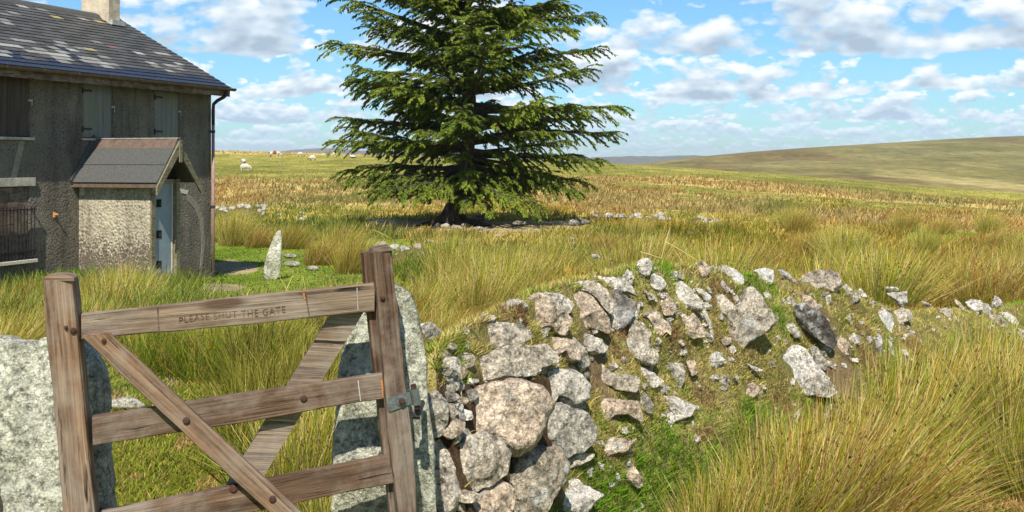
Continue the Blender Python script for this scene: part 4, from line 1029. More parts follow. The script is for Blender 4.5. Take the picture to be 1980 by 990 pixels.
# ------------------------------------------------------------------ animals
def animal(name, kind, px, py, facing, scale, pose, colfn, label, cat, group=None):
    hit, nn = ray(ground_bvh, px, py)
    if hit is None: print('no ground for', name); return
    # joints: (x forward, y side, z up, radius, parent)
    if kind == 'sheep':
        J = [(-.10,0,.52,.24,None),(.22,0,.52,.23,0),(-.36,0,.52,.20,0),(-.50,0,.50,.08,2)]
        if pose == 'graze': J += [(.42,0,.42,.12,1),(.54,0,.22,.075,4),(.63,0,.10,.05,5)]
        elif pose == 'lie': J = [(a,b_,c-.26,r,p) for a,b_,c,r,p in J]+[(.42,0,.44,.11,1),(.54,0,.52,.08,4),(.66,0,.46,.05,5)]
        else: J += [(.42,0,.66,.12,1),(.52,0,.74,.085,4),(.65,0,.68,.05,5)]
        if pose != 'lie':
            for sx, par in ((.24,1),(-.34,2)):
                for sy in (-.11,.11):
                    n = len(J); J += [(sx,sy,.36,.075,par),(sx-.02,sy,.20,.035,n),(sx+.01,sy,.02,.028,n+1)]
        hd_ = 5
    else:
        J = [(-.05,0,.86,.27,None),(.38,0,.88,.26,0),(-.48,0,.90,.25,0),(-.70,0,.88,.09,2),(-.80,0,.62,.05,3),(-.82,0,.38,.03,4),
             (.66,0,.80,.16,1),(.88,0,.52,.12,6),(1.02,0,.28,.09,7),(1.12,0,.10,.06,8)]
        for sx, par, fr in ((.42,1,1),(-.52,2,0)):
            for sy in (-.14,.14):
                n = len(J); o_ = .05 if sy > 0 else -.03
                if fr: J += [(sx+o_,sy,.62,.10,par),(sx+o_*1.5,sy,.36,.055,n),(sx+o_,sy,.14,.038,n+1),(sx+o_+.03,sy,.03,.05,n+2)]
                else: J += [(sx+.05+o_,sy,.64,.13,par),(sx-.10+o_,sy,.40,.06,n),(sx-.04+o_,sy,.14,.04,n+1),(sx+o_,sy,.03,.05,n+2)]
        hd_ = 8
    me = bpy.data.meshes.new(name); me.from_pydata([j[:3] for j in J], [(i, j[4]) for i, j in enumerate(J) if j[4] is not None], [])
    o = bpy.data.objects.new(name, me); COL.objects.link(o)
    o.modifiers.new('skin', 'SKIN'); s2 = o.modifiers.new('sub', 'SUBSURF'); s2.levels = 2
    sk = me.skin_vertices[0].data
    for i, j in enumerate(J): sk[i].radius = (j[3], j[3]); sk[i].use_root = (i == 0)
    bpy.context.view_layer.update(); dg = bpy.context.evaluated_depsgraph_get()
    m2 = bpy.data.meshes.new_from_object(o.evaluated_get(dg)); bpy.data.objects.remove(o)
    V = np.array([v.co for v in m2.vertices]); 
    a = m2.color_attributes.new('Col', 'FLOAT_COLOR', 'POINT'); c = np.ones((len(V), 4), np.float32); c[:, :3] = colfn(V); a.data.foreach_set('color', c.ravel())
    if kind == 'sheep':
        dsp = fbm(V[:, 0]*14, V[:, 1]*14, V[:, 2]*14, o=2, seed=int(px))*.02*(V[:, 2] > .3)
        for v, d in zip(m2.vertices, dsp): v.co.z += d; v.co.y += d
    for p in m2.polygons: p.use_smooth = True
    m2.materials.clear(); m2.materials.append(M['hide'])
    ob = bpy.data.objects.new(name, m2); COL.objects.link(ob); ob.location = hit-Vector((0, 0, .01)); ob.rotation_euler = (0, 0, facing); ob.scale = (scale,)*3
    tag(ob, label, cat, group)
    # ears
    hx, hy_, hz = J[hd_ if kind == 'sheep' else 7][:3]
    for sy in (-1, 1):
        e = MB(); e.tube([(hx-.02, sy*.04, hz+.05), (hx-.05, sy*(.13 if kind == 'sheep' else .07), hz+(.05 if kind == 'sheep' else .13))], [.03,.012], 6)
        eo = e.build('ear', M['sheep_face'], ob)
    return ob
def sheepcol(V):
    dark = ((V[:, 0] > .50)|(V[:, 2] < .24)&(np.abs(V[:, 1]) > .06))
    return np.where(dark[:, None], np.array([.05,.045,.04]), np.array([.50,.47,.39]))
def sheepw(V):
    dark = (V[:, 0] > .56); return np.where(dark[:, None], np.array([.12,.10,.08]), np.array([.52,.48,.39]))
def ponycol(V):
    n = fbm(V[:, 0]*1.8+3, V[:, 1]*1.2, V[:, 2]*1.8, o=2, seed=12); br = (np.abs(V[:, 0]-.02) < .30)&(V[:, 2] > .62)|(V[:, 0] < -.68)|(V[:, 0] > .98)|((V[:, 0] < -.45)&(V[:, 2] < .5)&(V[:, 2] > .1))
    return np.where(br[:, None], np.array([.20,.09,.045]), np.array([.52,.46,.37]))
animal('pony', 'pony', 531, 306, .15, 1.12, '', ponycol, 'brown and white piebald pony grazing near the skyline', 'pony')
GS = 'sheep grazing on the far pasture'
animal('sheep', 'sheep', 471, 319, -1.1, 1.1, 'graze', sheepcol, 'sheep with dark hindquarters just above another sheep nearest the farmhouse', 'sheep', GS)
animal('sheep', 'sheep', 475, 332, 0.1, 1.15, 'graze', sheepw, 'lowest sheep on the pasture, white and facing right by the farmhouse', 'sheep', GS)
animal('sheep', 'sheep', 581, 303, .3, 1.1, 'graze', sheepcol, 'white sheep first to the right of the pony', 'sheep', GS)
animal('sheep', 'sheep', 604, 311, 3.0, 1.2, 'graze', sheepcol, 'black-faced sheep facing left, lower than the others beside the tree', 'sheep', GS)
animal('sheep', 'sheep', 635, 303, 1.2, 1.1, 'graze', sheepw, 'left sheep of the close pair near the tree branches', 'sheep', GS)
animal('sheep', 'sheep', 648, 303, .2, 1.1, 'stand', sheepcol, 'right sheep of the close pair near the tree branches, head raised', 'sheep', GS)
animal('sheep', 'sheep', 682, 306, 3.3, 1.1, 'lie', sheepcol, 'sheep lying down beside the tips of the tree branches', 'sheep', GS)

# ------------------------------------------------------------------ loose field stones
def ell(cx, cy, rx, ry, n=9, seed=0, flat=False):
    r = random.Random(seed); return [(cx+rx*math.cos(a)*r.uniform(.78,1.08), cy-(ry*math.sin(a)*r.uniform(.8,1.1) if math.sin(a) > 0 or not flat else ry*.35*math.sin(a))) for a in [2*math.pi*k/n for k in range(n)]]
def field_rock(px, py, rx, ry, label, mt='fieldstone', seed=None, parent=None, name='rock', cat='rock', group=None, poly=None, th=None, lean=.25):
    seed = int(px*3+py) if seed is None else seed
    hit, nn = ray(ground_bvh, px, py+ry*.5)
    if hit is None: print('no ground', px, py); return
    o, _ = rock(name, poly or ell(px, py, rx, ry, seed=seed, flat=True), hit.y, (0, -1, lean), mt, th, parent, back=1.5, boxy=3, seed=seed, rough=.06, facets=4, n=28, K=7, key=False)
    if label and not parent: tag(o, label, cat, group)
    return o
sp = [(508,541),(511,520),(518,490),(528,462),(538,444),(542,438),(544,448),(544,490),(543,520),(541,541),(525,546)]
field_rock(526, 522, 10, 36, 'upright pointed granite standing stone on the lawn beside the farmhouse', 'gatestone', poly=sp, th=.13, name='standing_stone', cat='standing stone', lean=.02)
for a in [(561,496,15,6,'flat pale slab lying just right behind the standing stone'),(565,512,18,9,'low mossy stone right of the standing stone'),(605,520,13,7,'small pointed grey stone alone on the bright lawn'),
          (597,502,4,3,'tiny pale stone on the lawn above the pointed grey one'),(648,497,12,3,'thin flat stone at the foot of the tussocks'),
          (585,413,8,4,'pale rock on the green bank above the standing stone'),(583,426,7,6,'left rock of the low cluster above the standing stone'),(597,427,5,5,'right rock of the low cluster above the standing stone'),
          (647,433,4,5,'lone upright pale stone in the tussocks left of the tree'),(540,417,7,5,'pale rock at the right end of the rubble wall'),
          (737,474,13,9,'rock directly behind the top of the latch post'),(755,500,9,3,'thin stone beside the top of the latch post'),
          (862,438,12,7,'pale boulder against the left side of the tree roots'),(881,441,11,7,'mossy boulder in front of the tree trunk'),(846,436,8,6,'small dark boulder left of the tree roots'),(898,436,9,5,'pale boulder at the right foot of the tree'),(870,448,14,5,'flat slab just below the tree boulders'),(829,468,10,5,'flat stone in the bare earth left of the tree'),
          (925,443,14,6,'flat pale rock in the turf right of the tree'),(967,457,14,4,'low pale rock among the rushes below the tree'),(1108,463,10,6,'upper of two pale rocks in the rushes mid picture'),(1108,472,9,5,'lower of two pale rocks in the rushes mid picture'),(1160,479,12,4,'small stone in the short turf above the hedge'),
          (1335,452,9,5,'pale rock left of the gap below the far rubble wall'),(1350,450,4,5,'upright pale rock below the far rubble wall'),(1367,451,6,4,'small rock right below the far rubble wall'),
          (1594,468,13,4,'leftmost pale rock in the rough grass right of the hedge top'),(1622,483,10,6,'brownish rock in the rough grass right of the hedge top'),(1643,480,6,4,'small white rock between two larger in the rough grass'),
          (1677,488,6,6,'squat upright rock in the row right of the hedge top'),(1695,502,12,7,'large rock in the row right of the hedge top'),(1715,508,12,5,'flat rock ending the row right of the hedge top'),
          (1760,510,13,8,'dull grassy rock beside a tussock'),(1800,520,13,6,'pointed pale rock in the grass near the right edge'),(1785,524,14,3,'flat slab left of the pointed pale rock'),(1945,522,10,5,'pale rock nearest the right edge of the picture'),(1925,524,14,3,'thin slab beside the rock nearest the right edge'),
          (1500,516,9,4,'pale rock half buried in rushes behind the hedge'),(545,314.5,5,1.8,'flat white rock on the pasture below the pony'),(622,312,5,1.6,'flat white rock on the pasture beside the black-faced sheep'),(564,293,2.6,2.4,'pale boulder on the skyline right of the pony'),(591,329,2.5,1.2,'tiny pale rock in the middle of the pasture'),
          (842,615,22,4,'flat pale slab on the turf right of the tall gatepost'),(505,762,48,0.1,None)]:
    if a[4] is None: continue
    if a[0] == 842: continue
    field_rock(*a[:4], a[4], 'fieldstone')
field_rock(245, 785, 45, 17, 'flat granite slab in the grass seen through the left of the gate', 'granite_grey')
for a in [(1120,432,27,11,'long dark boulder in the shade right of the tree'),(1005,433,17,8,'dark shaded rock midway right of the tree'),(932,424,26,12,'dark mound of rock and roots beside the trunk')]:
    field_rock(*a, 'granite_dark')  # shade on these boulders is put into their colour by the dark granite
def rubble(label, px0, px1, py0, py1, n, seed, rmin=4, rmax=8, loc=None):
    r = random.Random(seed); hit, _ = ray(ground_bvh, (px0+px1)/2, py1)
    w = empty('rubble_wall', hit, 0, label, 'stone wall')
    q = [None]
    for k in range(n):
        px = r.uniform(px0, px1); f = r.random(); py = py0+(py1-py0)*f; rx = r.uniform(rmin, rmax)
        poly = ell(px, py, rx, rx*r.uniform(.5, .8), seed=seed*100+k)
        o, _ = rock('stone', poly, hit.y-.3*f+r.uniform(-.1,.1), (r.uniform(-.3,.3), -1, .4), r.choice(['fieldstone','fieldstone','granite_grey']), None, w, back=1.4, boxy=3, seed=seed*100+k, rough=.06, facets=4, n=20, K=6, key=False)
    # earth core that carries the stones
    V = []; m_ = 30
    for i in range(m_+1):
        px = px0-8+(px1-px0+16)*i/m_; e = math.sin(math.pi*i/m_)**.4
        X = (px-CX)/F*hit.y; zt = EYE+(HY-(py0+4))/F*hit.y; zb = gz(np.array([X]), np.array([hit.y]))[0]-.2
        for a, hgt in ((-.9,0),(-.4,.7),(-.12,1),(.25,.9),(.8,0)):
            V.append((X-hit.x, a, zb+(zt-zb)*hgt*e+.06*vnoise(np.array([X*3.]), np.array([a*3.]))[0]-hit.z))
    Fc = [(i*5+k, (i+1)*5+k, (i+1)*5+k+1, i*5+k+1) for i in range(m_) for k in range(4)]
    mesh_obj('earth_core', V, Fc, M['ground'], w, True, np.full((len(V), 3), 1.)*np.array([.15,.13,.05]))
rubble('low tumbled rubble wall beyond the corner of the farmhouse', 408, 512, 397, 418, 44, 3)
rubble('long low wall of small stones in front of the tan grass right of the tree', 1145, 1300, 414, 427, 34, 5, 4, 9)
rubble('short broken rubble wall among the rushes below the far field', 1326, 1384, 418, 436, 22, 6, 4, 8)
rubble('collapsed pile of pale stones in the lawn right of the gate latch post', 758, 822, 474, 504, 14, 8, 6, 12)
# dry stalks over the hedge
st_ = MB()
for P in ([(1279,500),(1284,478),(1292,452),(1296,440)], [(1288,468),(1318,485),(1350,505)], [(1238,487),(1262,494),(1282,501)], [(1255,492),(1259,470),(1263,455)]):
    st_.tube([unp(x, y, 6.3) for x, y in P], [.0028]*(len(P)-1)+[.0015], 5)
so_ = st_.build('dry_stalks', M['straw']); tag(so_, 'broken straw-coloured dry stalks leaning over the top of the hedge', 'dry stalks')

# ------------------------------------------------------------------ grass
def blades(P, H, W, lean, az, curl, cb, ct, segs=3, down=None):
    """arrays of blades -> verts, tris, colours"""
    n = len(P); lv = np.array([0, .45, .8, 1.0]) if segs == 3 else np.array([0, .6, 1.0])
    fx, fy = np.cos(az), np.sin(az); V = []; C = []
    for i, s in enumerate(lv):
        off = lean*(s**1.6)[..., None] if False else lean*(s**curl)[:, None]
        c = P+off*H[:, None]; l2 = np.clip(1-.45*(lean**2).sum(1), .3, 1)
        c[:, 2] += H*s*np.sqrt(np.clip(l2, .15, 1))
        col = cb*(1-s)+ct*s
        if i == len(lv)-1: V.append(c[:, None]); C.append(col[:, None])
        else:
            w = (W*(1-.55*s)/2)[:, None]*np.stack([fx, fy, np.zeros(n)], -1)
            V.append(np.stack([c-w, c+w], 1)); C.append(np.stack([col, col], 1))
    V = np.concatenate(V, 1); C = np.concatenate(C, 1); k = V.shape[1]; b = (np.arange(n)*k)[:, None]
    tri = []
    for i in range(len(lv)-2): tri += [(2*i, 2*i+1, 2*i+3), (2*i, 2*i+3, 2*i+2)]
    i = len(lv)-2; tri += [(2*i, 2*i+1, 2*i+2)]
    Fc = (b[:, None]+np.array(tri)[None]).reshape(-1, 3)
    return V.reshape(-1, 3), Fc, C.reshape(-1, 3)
def sample_ground(n, px0, px1, Y0, Y1, seed):
    r = np.random.default_rng(seed)
    nt_, ny_ = 180, 420
    t = np.linspace((px0-CX)/F, (px1-CX)/F, nt_); y = np.exp(np.linspace(math.log(Y0), math.log(Y1), ny_))
    Tg, Yg = np.meshgrid(t, y, indexing='ij'); Zg = g0(Tg*Yg, Yg); py = HY+(EYE-Zg)/Yg*F
    d = np.clip(-(py[:, 1:]-py[:, :-1]), .02, None)*1.0; d += .06*np.gradient(np.log(y))[:-1]*100
    p = (d/d.sum()).ravel(); k = r.choice(len(p), n, p=p); i, j = np.unravel_index(k, d.shape)
    tt = t[i]+(r.random(n)-.5)*(t[1]-t[0]); ly = np.log(y[j])+r.random(n)*(math.log(y[1])-math.log(y[0]))
    Y = np.exp(ly); return tt*Y, Y
def houseloc(X, Y):
    dx, dy = X-HC.x, Y-HC.y; return dx*ud.x+dy*ud.y, dx*vd.x+dy*vd.y
def in_bank(X, Y):
    # signed distance to the crest polyline
    best = np.full(X.shape, 1e9); side = np.zeros(X.shape)
    for a, b_ in zip(_cp[:-1], _cp[1:]):
        ax, ay = a[:2]; bx, by = b_[:2]; L2 = (bx-ax)**2+(by-ay)**2; s = np.clip(((X-ax)*(bx-ax)+(Y-ay)*(by-ay))/L2, 0, 1)
        dx, dy = X-(ax+s*(bx-ax)), Y-(ay+s*(by-ay)); d = np.hypot(dx, dy); cr = (bx-ax)*dy-(by-ay)*dx
        m_ = d < best; best = np.where(m_, d, best); side = np.where(m_, np.sign(cr), side)
    return best, side
NG = 760000
X, Y = sample_ground(NG, -330, 2310, 3.6, 250, 5)
z = gz(X, Y); T, px, py = zone(X, Y, z)
u_, v_ = houseloc(X, Y)
keep = ~((u_ > -.1)&(u_ < HLEN+.1)&(v_ > -HD-.1)&(v_ < .05)) & ~((u_ > PU0-.05)&(u_ < PU1+.02)&(v_ > -.1)&(v_ < PVF+.35))
bd_, sd_ = in_bank(X, Y); keep &= ~((bd_ < .9)&(X > -.55))
# clumps
cl = fbm(X*1.3, Y*1.0, o=3, seed=71); cl2 = fbm(X*.45, Y*.3, o=3, seed=72); vor = fbm(X*3.3, Y*2.4, o=2, seed=73)
r = rng
Hm = np.array([.045,.09,.36,.50,.24,.03,.1,.42,.16])[T]; Hm = np.where((T == 3)&(Y > 14), .38, Hm); Hs = np.clip(.75+.75*cl+.25*cl2+r.normal(size=NG)*.22, .18, 1.7)
H = Hm*Hs
H = np.where((T == 0)|(T == 5), Hm*r.uniform(.5, 1.5, NG), H)
# tussock gaps: thin out where the clump noise is low
thin = np.where(np.isin(T, [2,3,4,7,8]), sstep(-.45, .0, cl+.5*vor), 1.0); thin = np.where(T == 5, .12, thin)
front = (Y < 9)&(px < 820)
thin = np.where(T == 3, np.maximum(thin, .35), thin)
thin = np.where(T == 3, thin, np.maximum(thin, .25*(T != 5)))
keep &= r.random(NG) < thin
# keep the ground in front of the door and the pony field low
near_door = (v_ > 0)&(v_ < 4.5)&(u_ > 2.0)&(u_ < 4.6); H = np.where(near_door&(v_ > 1.6), np.minimum(H, .10), H)
near_wall = (v_ > .0)&(v_ < 2.2)&(u_ > 4.4); H = np.where(near_wall, .36*np.clip(.8+.6*cl, .3, 1.4), H)
# nothing tall right behind the open gateway lawn
X, Y, z, T, H, cl, cl2, px, py = [a[keep] for a in (X, Y, z, T, H, cl, cl2, px, py)]; n = len(X)
W = .00082*Y*np.clip(1.15-.003*Y, .6, 1.15)+.0012; W *= r.uniform(.6, 1.3, n)
az = r.uniform(-.9, .9, n)
wind = np.where(np.isin(T, [2,3,4,7]), .16, .08)
ln = np.stack([wind+.42*r.normal(size=n)+.22*fbm(X*.9+7, Y*.9, o=2, seed=75), .42*r.normal(size=n)+.25*fbm(X*.9+70, Y*.9, o=2, seed=76), np.zeros(n)], -1)
ln[np.isin(T, [0,1,5])] *= 1.6; fl_op = r.random(n) < .10; ln[fl_op, :2] += r.normal(size=(fl_op.sum(), 2))*.8
base = zcol(T, np.clip(.5+.6*cl2+.25*r.normal(size=n), 0, 1))
hue = r.random(n)[:, None]; dry = np.array([.62,.45,.14]); grn = np.array([.14,.21,.02]); tanp = np.array([.74,.55,.23])
rsh = np.isin(T, [3,4,7,8])[:, None]
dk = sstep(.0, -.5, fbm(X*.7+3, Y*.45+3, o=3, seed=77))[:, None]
ct = np.where(rsh, base*(1-.45*hue)+dry*.45*hue, base*(.8+.5*hue)); ct = np.where(rsh&(hue > .88), tanp, ct)
ct = np.where((T == 2)[:, None]&(hue > .75), tanp*1.0, ct); litter = ((T == 0)&((fbm(X*5, Y*3, o=3, seed=99) > .32)|(r.random(n) < .10)))[:, None]; ct = np.where(litter, np.array([.52,.40,.18]), ct); base = np.where(litter, np.array([.40,.29,.13]), base); ct = np.where((T == 2)[:, None]&(dk > .4), ct*np.array([.62,.72,.6]), ct); pat = fbm(X*.10, Y*.035, o=4, seed=88)[:, None]; ct = ct*np.where(pat > .06, np.array([.50,.72,.5]), 1)*np.where(pat < -.18, np.array([1.0,.80,.62]), 1)
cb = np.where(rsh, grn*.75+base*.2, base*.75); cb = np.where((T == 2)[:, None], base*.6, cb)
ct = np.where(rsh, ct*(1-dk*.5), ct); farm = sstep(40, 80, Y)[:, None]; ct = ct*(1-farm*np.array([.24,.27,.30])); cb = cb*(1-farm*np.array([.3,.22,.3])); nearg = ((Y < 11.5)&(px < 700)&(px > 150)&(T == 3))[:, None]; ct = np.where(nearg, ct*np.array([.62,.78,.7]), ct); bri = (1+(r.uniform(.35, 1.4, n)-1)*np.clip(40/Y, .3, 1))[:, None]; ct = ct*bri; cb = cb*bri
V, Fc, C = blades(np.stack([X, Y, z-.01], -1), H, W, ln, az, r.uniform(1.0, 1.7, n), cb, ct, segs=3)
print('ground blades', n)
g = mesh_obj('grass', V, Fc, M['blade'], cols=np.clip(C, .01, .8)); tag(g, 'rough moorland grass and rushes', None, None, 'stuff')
# turf on the hedge
me_b = BV.reshape(-1, 3); f_ = BF; A = me_b[f_[:, 1]]-me_b[f_[:, 0]]; Bq = me_b[f_[:, 3]]-me_b[f_[:, 0]]; cr = np.cross(A, Bq); ar = np.linalg.norm(cr, axis=1); cen = me_b[f_].mean(1)
wgt = ar/np.clip(cen[:, 1], 3, 20)**2; nT = 330000
k = r.choice(len(f_), nT, p=wgt/wgt.sum()); a, b_ = r.random(nT)[:, None], r.random(nT)[:, None]
q = me_b[f_[k]]; P = (q[:, 0]*(1-a)+q[:, 1]*a)*(1-b_)+(q[:, 3]*(1-a)+q[:, 2]*a)*b_; nr = cr[k]/ar[k][:, None]; nr[nr[:, 2] < 0] *= -1
px, py = proj(P); keep = np.ones(nT, bool)
def inpoly(x, y, Q):
    ins = np.zeros(len(x), bool); j = len(Q)-1
    for i in range(len(Q)):
        xi, yi = Q[i]; xj, yj = Q[j]
        ins ^= ((yi > y) != (yj > y))&(x < (xj-xi)*(y-yi)/(yj-yi+1e-9)+xi); j = i
    return ins
for Q in STONE_POLYS:
    c = Q.mean(0); S = c+(Q-c)*(.93 if c[0] > 1100 else .97); S = S[::2]; lo, hi = S.min(0), S.max(0)
    m_ = (px > lo[0])&(px < hi[0])&(py > lo[1])&(py < hi[1]); ii = np.where(m_)[0]
    if len(ii): keep[ii[inpoly(px[ii], py[ii]+3, S)]] = False
cl = fbm(P[:, 0]*3, P[:, 1]*3, P[:, 2]*3, o=4, seed=64); cg = fbm(P[:, 0]*1.6+5, P[:, 1]*1.6, P[:, 2]*1.6, o=3, seed=82)
soil = (cl > .30)|((px < 1105)&(px > 835)&(py > 715)); keep &= ~(soil&(r.random(nT) < .85))
P, nr, px, py, cl, cg = [a_[keep] for a_ in (P, nr, px, py, cl, cg)]; n = len(P)
pk = fbm(P[:, 0]*7+3, P[:, 1]*7, P[:, 2]*7, o=3, seed=86); top = sstep(.75, .95, nr[:, 2]); H = r.uniform(.010, .034, n)*(1+.8*np.clip(cg, -.5, 1))*(1+.6*np.clip(pk, 0, 1))
lowface = sstep(.65, .3, P[:, 2])*(px > 1050); H *= 1+.4*lowface
dnh = nr*1.0; dnh[:, 2] = 0; ln = dnh*(.6*(1-top))[:, None]+r.normal(size=(n, 3))*.7; ln[:, 2] = 0; ln[:, 0] += .1
green = sstep(-.02, .45, cg+.75*pk+.55*lowface+.15*r.normal(size=n)-.25*top)[:, None]; hue = r.random(n)[:, None]
dryc = np.array([.66,.49,.21])*(.25+1.15*hue); gc = np.array([.17,.31,.02])*(.4+1.1*hue); ol = np.array([.44,.40,.08])*(.4+1.0*hue)
col = np.where(r.random((n, 1)) < .48+.5*np.clip(-pk, -.3, .5)[:, None], dryc, ol)*(1-green)+gc*green; rus = ((pk < -.28)&(cg < .1))[:, None]; col = np.where(rus, np.array([.30,.17,.08])*(.4+hue), col)
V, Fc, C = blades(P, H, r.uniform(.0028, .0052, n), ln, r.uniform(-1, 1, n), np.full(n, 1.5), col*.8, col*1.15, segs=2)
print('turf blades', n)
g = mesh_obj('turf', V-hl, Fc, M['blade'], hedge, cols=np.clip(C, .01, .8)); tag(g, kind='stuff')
# rush clumps near the camera, each a plant
def clump_mesh(name, n, h, rad, seed, wind=.22, w0=.0048, tone=0, spread=.42):
    r = np.random.default_rng(seed); a = r.uniform(0, 2*math.pi, n); rr = rad*np.sqrt(r.random(n))
    P = np.stack([rr*np.cos(a), rr*np.sin(a), np.full(n, -.03)], -1)
    H = h*r.uniform(.45, 1.08, n)*(1-.25*(rr/rad)**2)
    ln = np.stack([np.cos(a)*rr/rad*spread+wind+r.normal(size=n)*.24, np.sin(a)*rr/rad*spread+r.normal(size=n)*.24, np.zeros(n)], -1)
    flop = r.random(n) < .14; ln[flop] += r.normal(size=(flop.sum(), 3))*[.6,.5,0]
    hue = r.random(n)[:, None]
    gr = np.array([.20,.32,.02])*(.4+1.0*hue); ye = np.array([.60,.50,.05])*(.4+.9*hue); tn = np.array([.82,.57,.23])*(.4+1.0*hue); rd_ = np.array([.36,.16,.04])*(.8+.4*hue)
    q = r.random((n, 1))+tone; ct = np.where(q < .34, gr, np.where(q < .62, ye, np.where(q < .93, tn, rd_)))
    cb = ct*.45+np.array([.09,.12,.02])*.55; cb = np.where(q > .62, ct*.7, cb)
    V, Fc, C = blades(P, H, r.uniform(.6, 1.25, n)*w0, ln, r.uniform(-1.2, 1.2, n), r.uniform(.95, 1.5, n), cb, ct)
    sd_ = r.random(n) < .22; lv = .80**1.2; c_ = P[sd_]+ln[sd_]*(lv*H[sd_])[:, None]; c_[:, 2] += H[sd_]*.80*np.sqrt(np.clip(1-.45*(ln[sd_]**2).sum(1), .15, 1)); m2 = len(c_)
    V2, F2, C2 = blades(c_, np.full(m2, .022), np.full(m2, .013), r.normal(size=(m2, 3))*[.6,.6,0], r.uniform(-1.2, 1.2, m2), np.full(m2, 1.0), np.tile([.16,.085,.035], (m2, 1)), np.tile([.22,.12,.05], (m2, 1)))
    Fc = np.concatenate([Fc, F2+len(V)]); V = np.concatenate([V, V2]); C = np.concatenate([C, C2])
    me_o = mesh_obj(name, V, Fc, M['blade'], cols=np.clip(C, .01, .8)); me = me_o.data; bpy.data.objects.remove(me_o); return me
variants = []
variants += [clump_mesh('rush_clump', 1500, .80, .24, 91), clump_mesh('rush_clump', 1400, .72, .27, 92, .4, tone=.12), clump_mesh('rush_clump', 1200, .85, .2, 93, .2, tone=-.08), clump_mesh('rush_clump', 1500, .60, .28, 94, .55, tone=.2), clump_mesh('rush_clump', 1400, .70, .30, 95, .35, tone=-.28), clump_mesh('rush_clump', 1300, .66, .27, 96, .2, tone=-.2), clump_mesh('rush_clump', 1300, .78, .26, 97, .3, tone=.32)]
def clump(px, Y, s, v, label, group, rz=0, name='rush_clump', cat='rush clump'):
    X = (px-CX)/F*Y; zz = gz(np.array([X]), np.array([Y]))[0]
    o = bpy.data.objects.new(name, variants[v]); COL.objects.link(o); o.location = (X, Y, zz); o.rotation_euler = (0, 0, rz); o.scale = (s, s, s*random.uniform(.92, 1.08))
    tag(o, label, cat, group)
lab = 'thick clump of yellow-green rushes at the foot of the hedge, lower right'
for i, (px_, Y_, s, v) in enumerate([(1395,4.85,.62,0),(1455,4.95,.72,1),(1520,5.05,.80,0),(1590,5.1,.80,6),(1650,5.25,.86,1),(1560,5.45,.85,6),(1490,5.35,.7,2),(1630,5.7,.9,0),(1700,5.55,.8,3),(1690,5.95,.9,1),(1440,5.25,.6,0),(1610,4.9,.6,3),(1530,4.75,.5,3),(1710,6.2,.95,0),(1370,5.0,.45,2),(1480,4.85,.5,5),(1625,5.35,.7,4),(1550,5.0,.6,5)]):
    clump(px_, Y_, s, v, lab, 'rush clumps at the foot of the hedge', random.uniform(-.5, .5))
lab = 'tall clump of rushes with tan tips growing at the right edge beyond the small lawn'
for i, (px_, Y_, s, v) in enumerate([(1765,6.6,.95,2),(1800,6.9,1.0,6),(1845,6.8,.95,4),(1890,6.7,.9,6),(1930,6.55,.9,0),(1975,6.5,.9,2),(2030,6.5,.9,1),(1770,7.3,1.05,1),(1830,7.5,1.05,3),(1890,7.4,1.0,0),(1950,7.3,1.0,1),(2010,7.3,1.0,3),(1860,8.1,1.0,2),(1920,8.2,1.0,1),(1985,8.0,1.0,0),(2050,8,1,1),(1960,6.1,.62,2),(2020,5.9,.6,0)]):
    clump(px_, Y_, s, v, lab, 'rush clumps at the right edge', random.uniform(-.5, .5))
lab = 'arching clump of green rushes growing behind the wooden gate'
for i, (px_, Y_, s, v) in enumerate([(575,5.6,.72,2),(620,5.75,.8,0),(655,6.0,.8,2),(600,6.4,.75,0),(640,5.1,.5,2),(545,6.2,.55,2),(560,7.4,.7,0),(620,7.6,.75,2),(360,10.3,.95,1),(420,10.1,1.0,0),(480,10.0,1.0,1),(540,8.9,.9,0),(300,10.4,.95,0),(600,9.0,.9,2),(330,11,1.0,2),(400,11.1,1.0,3),(460,11,1.0,0),(520,10.6,.95,1),(680,9.2,.8,0)]):
    clump(px_, Y_, s, v if Y_ < 7 else 4+v % 2, lab, 'rush clumps behind the gate', random.uniform(-.5, .5))
lab = 'tan and green rush tussock in the long grass in front of the farmhouse'
for i, (px_, Y_, s, v) in enumerate([(20,11,.85,1),(80,12.5,.9,3),(150,12,.9,0),(210,13.5,1.0,0),(250,14.5,1.0,2),(180,15.5,1.0,1),(60,15,.95,1),(-20,13,.95,0),(110,14.5,.95,3),(270,12,.8,0),(300,11.3,.7,2),(200,11,.85,2),(20,9.3,.7,3),(100,9.0,.75,1),(230,17,1.0,0),(-40,10,.9,0)]):
    clump(px_, Y_, s, v, lab, 'rush tussocks in front of the farmhouse', random.uniform(-.5, .5), 'rush_tussock')
lab = 'green-brown rush tussock between the gatepost and the tree'
for i, (px_, Y_, s, v) in enumerate([(860,22,1.3,2),(900,20,1.2,0),(945,19,1.3,2),(990,18,1.3,0),(1030,20,1.3,1),(850,16,1.0,0),(810,14,.9,2),(880,15,1.0,1),(925,14.5,1.1,0),(970,15.5,1.1,2),(840,12,.8,0),(790,11,.8,1),(680,27,1.4,1),(620,30,1.5,3),(655,32,1.5,1),(450,38,1.6,0),(430,40,1.6,1),(500,37,1.5,3),(560,36,1.5,1),(1010,24,1.3,3),(1060,22,1.3,2)]):
    clump(px_, Y_, s, v, lab, 'rush tussocks between gatepost and tree', random.uniform(-.5, .5), 'rush_tussock')
lab = 'reddish-tan rush tussock in the moor grass beyond the hedge'
for i in range(46):
    px_ = random.uniform(1150, 2050); Y_ = math.exp(random.uniform(math.log(15), math.log(48)))
    clump(px_, Y_, random.uniform(.9, 1.5), random.choice([0,1,2,3]), lab, 'rush tussocks beyond the hedge', random.uniform(-.5, .5), 'rush_tussock')

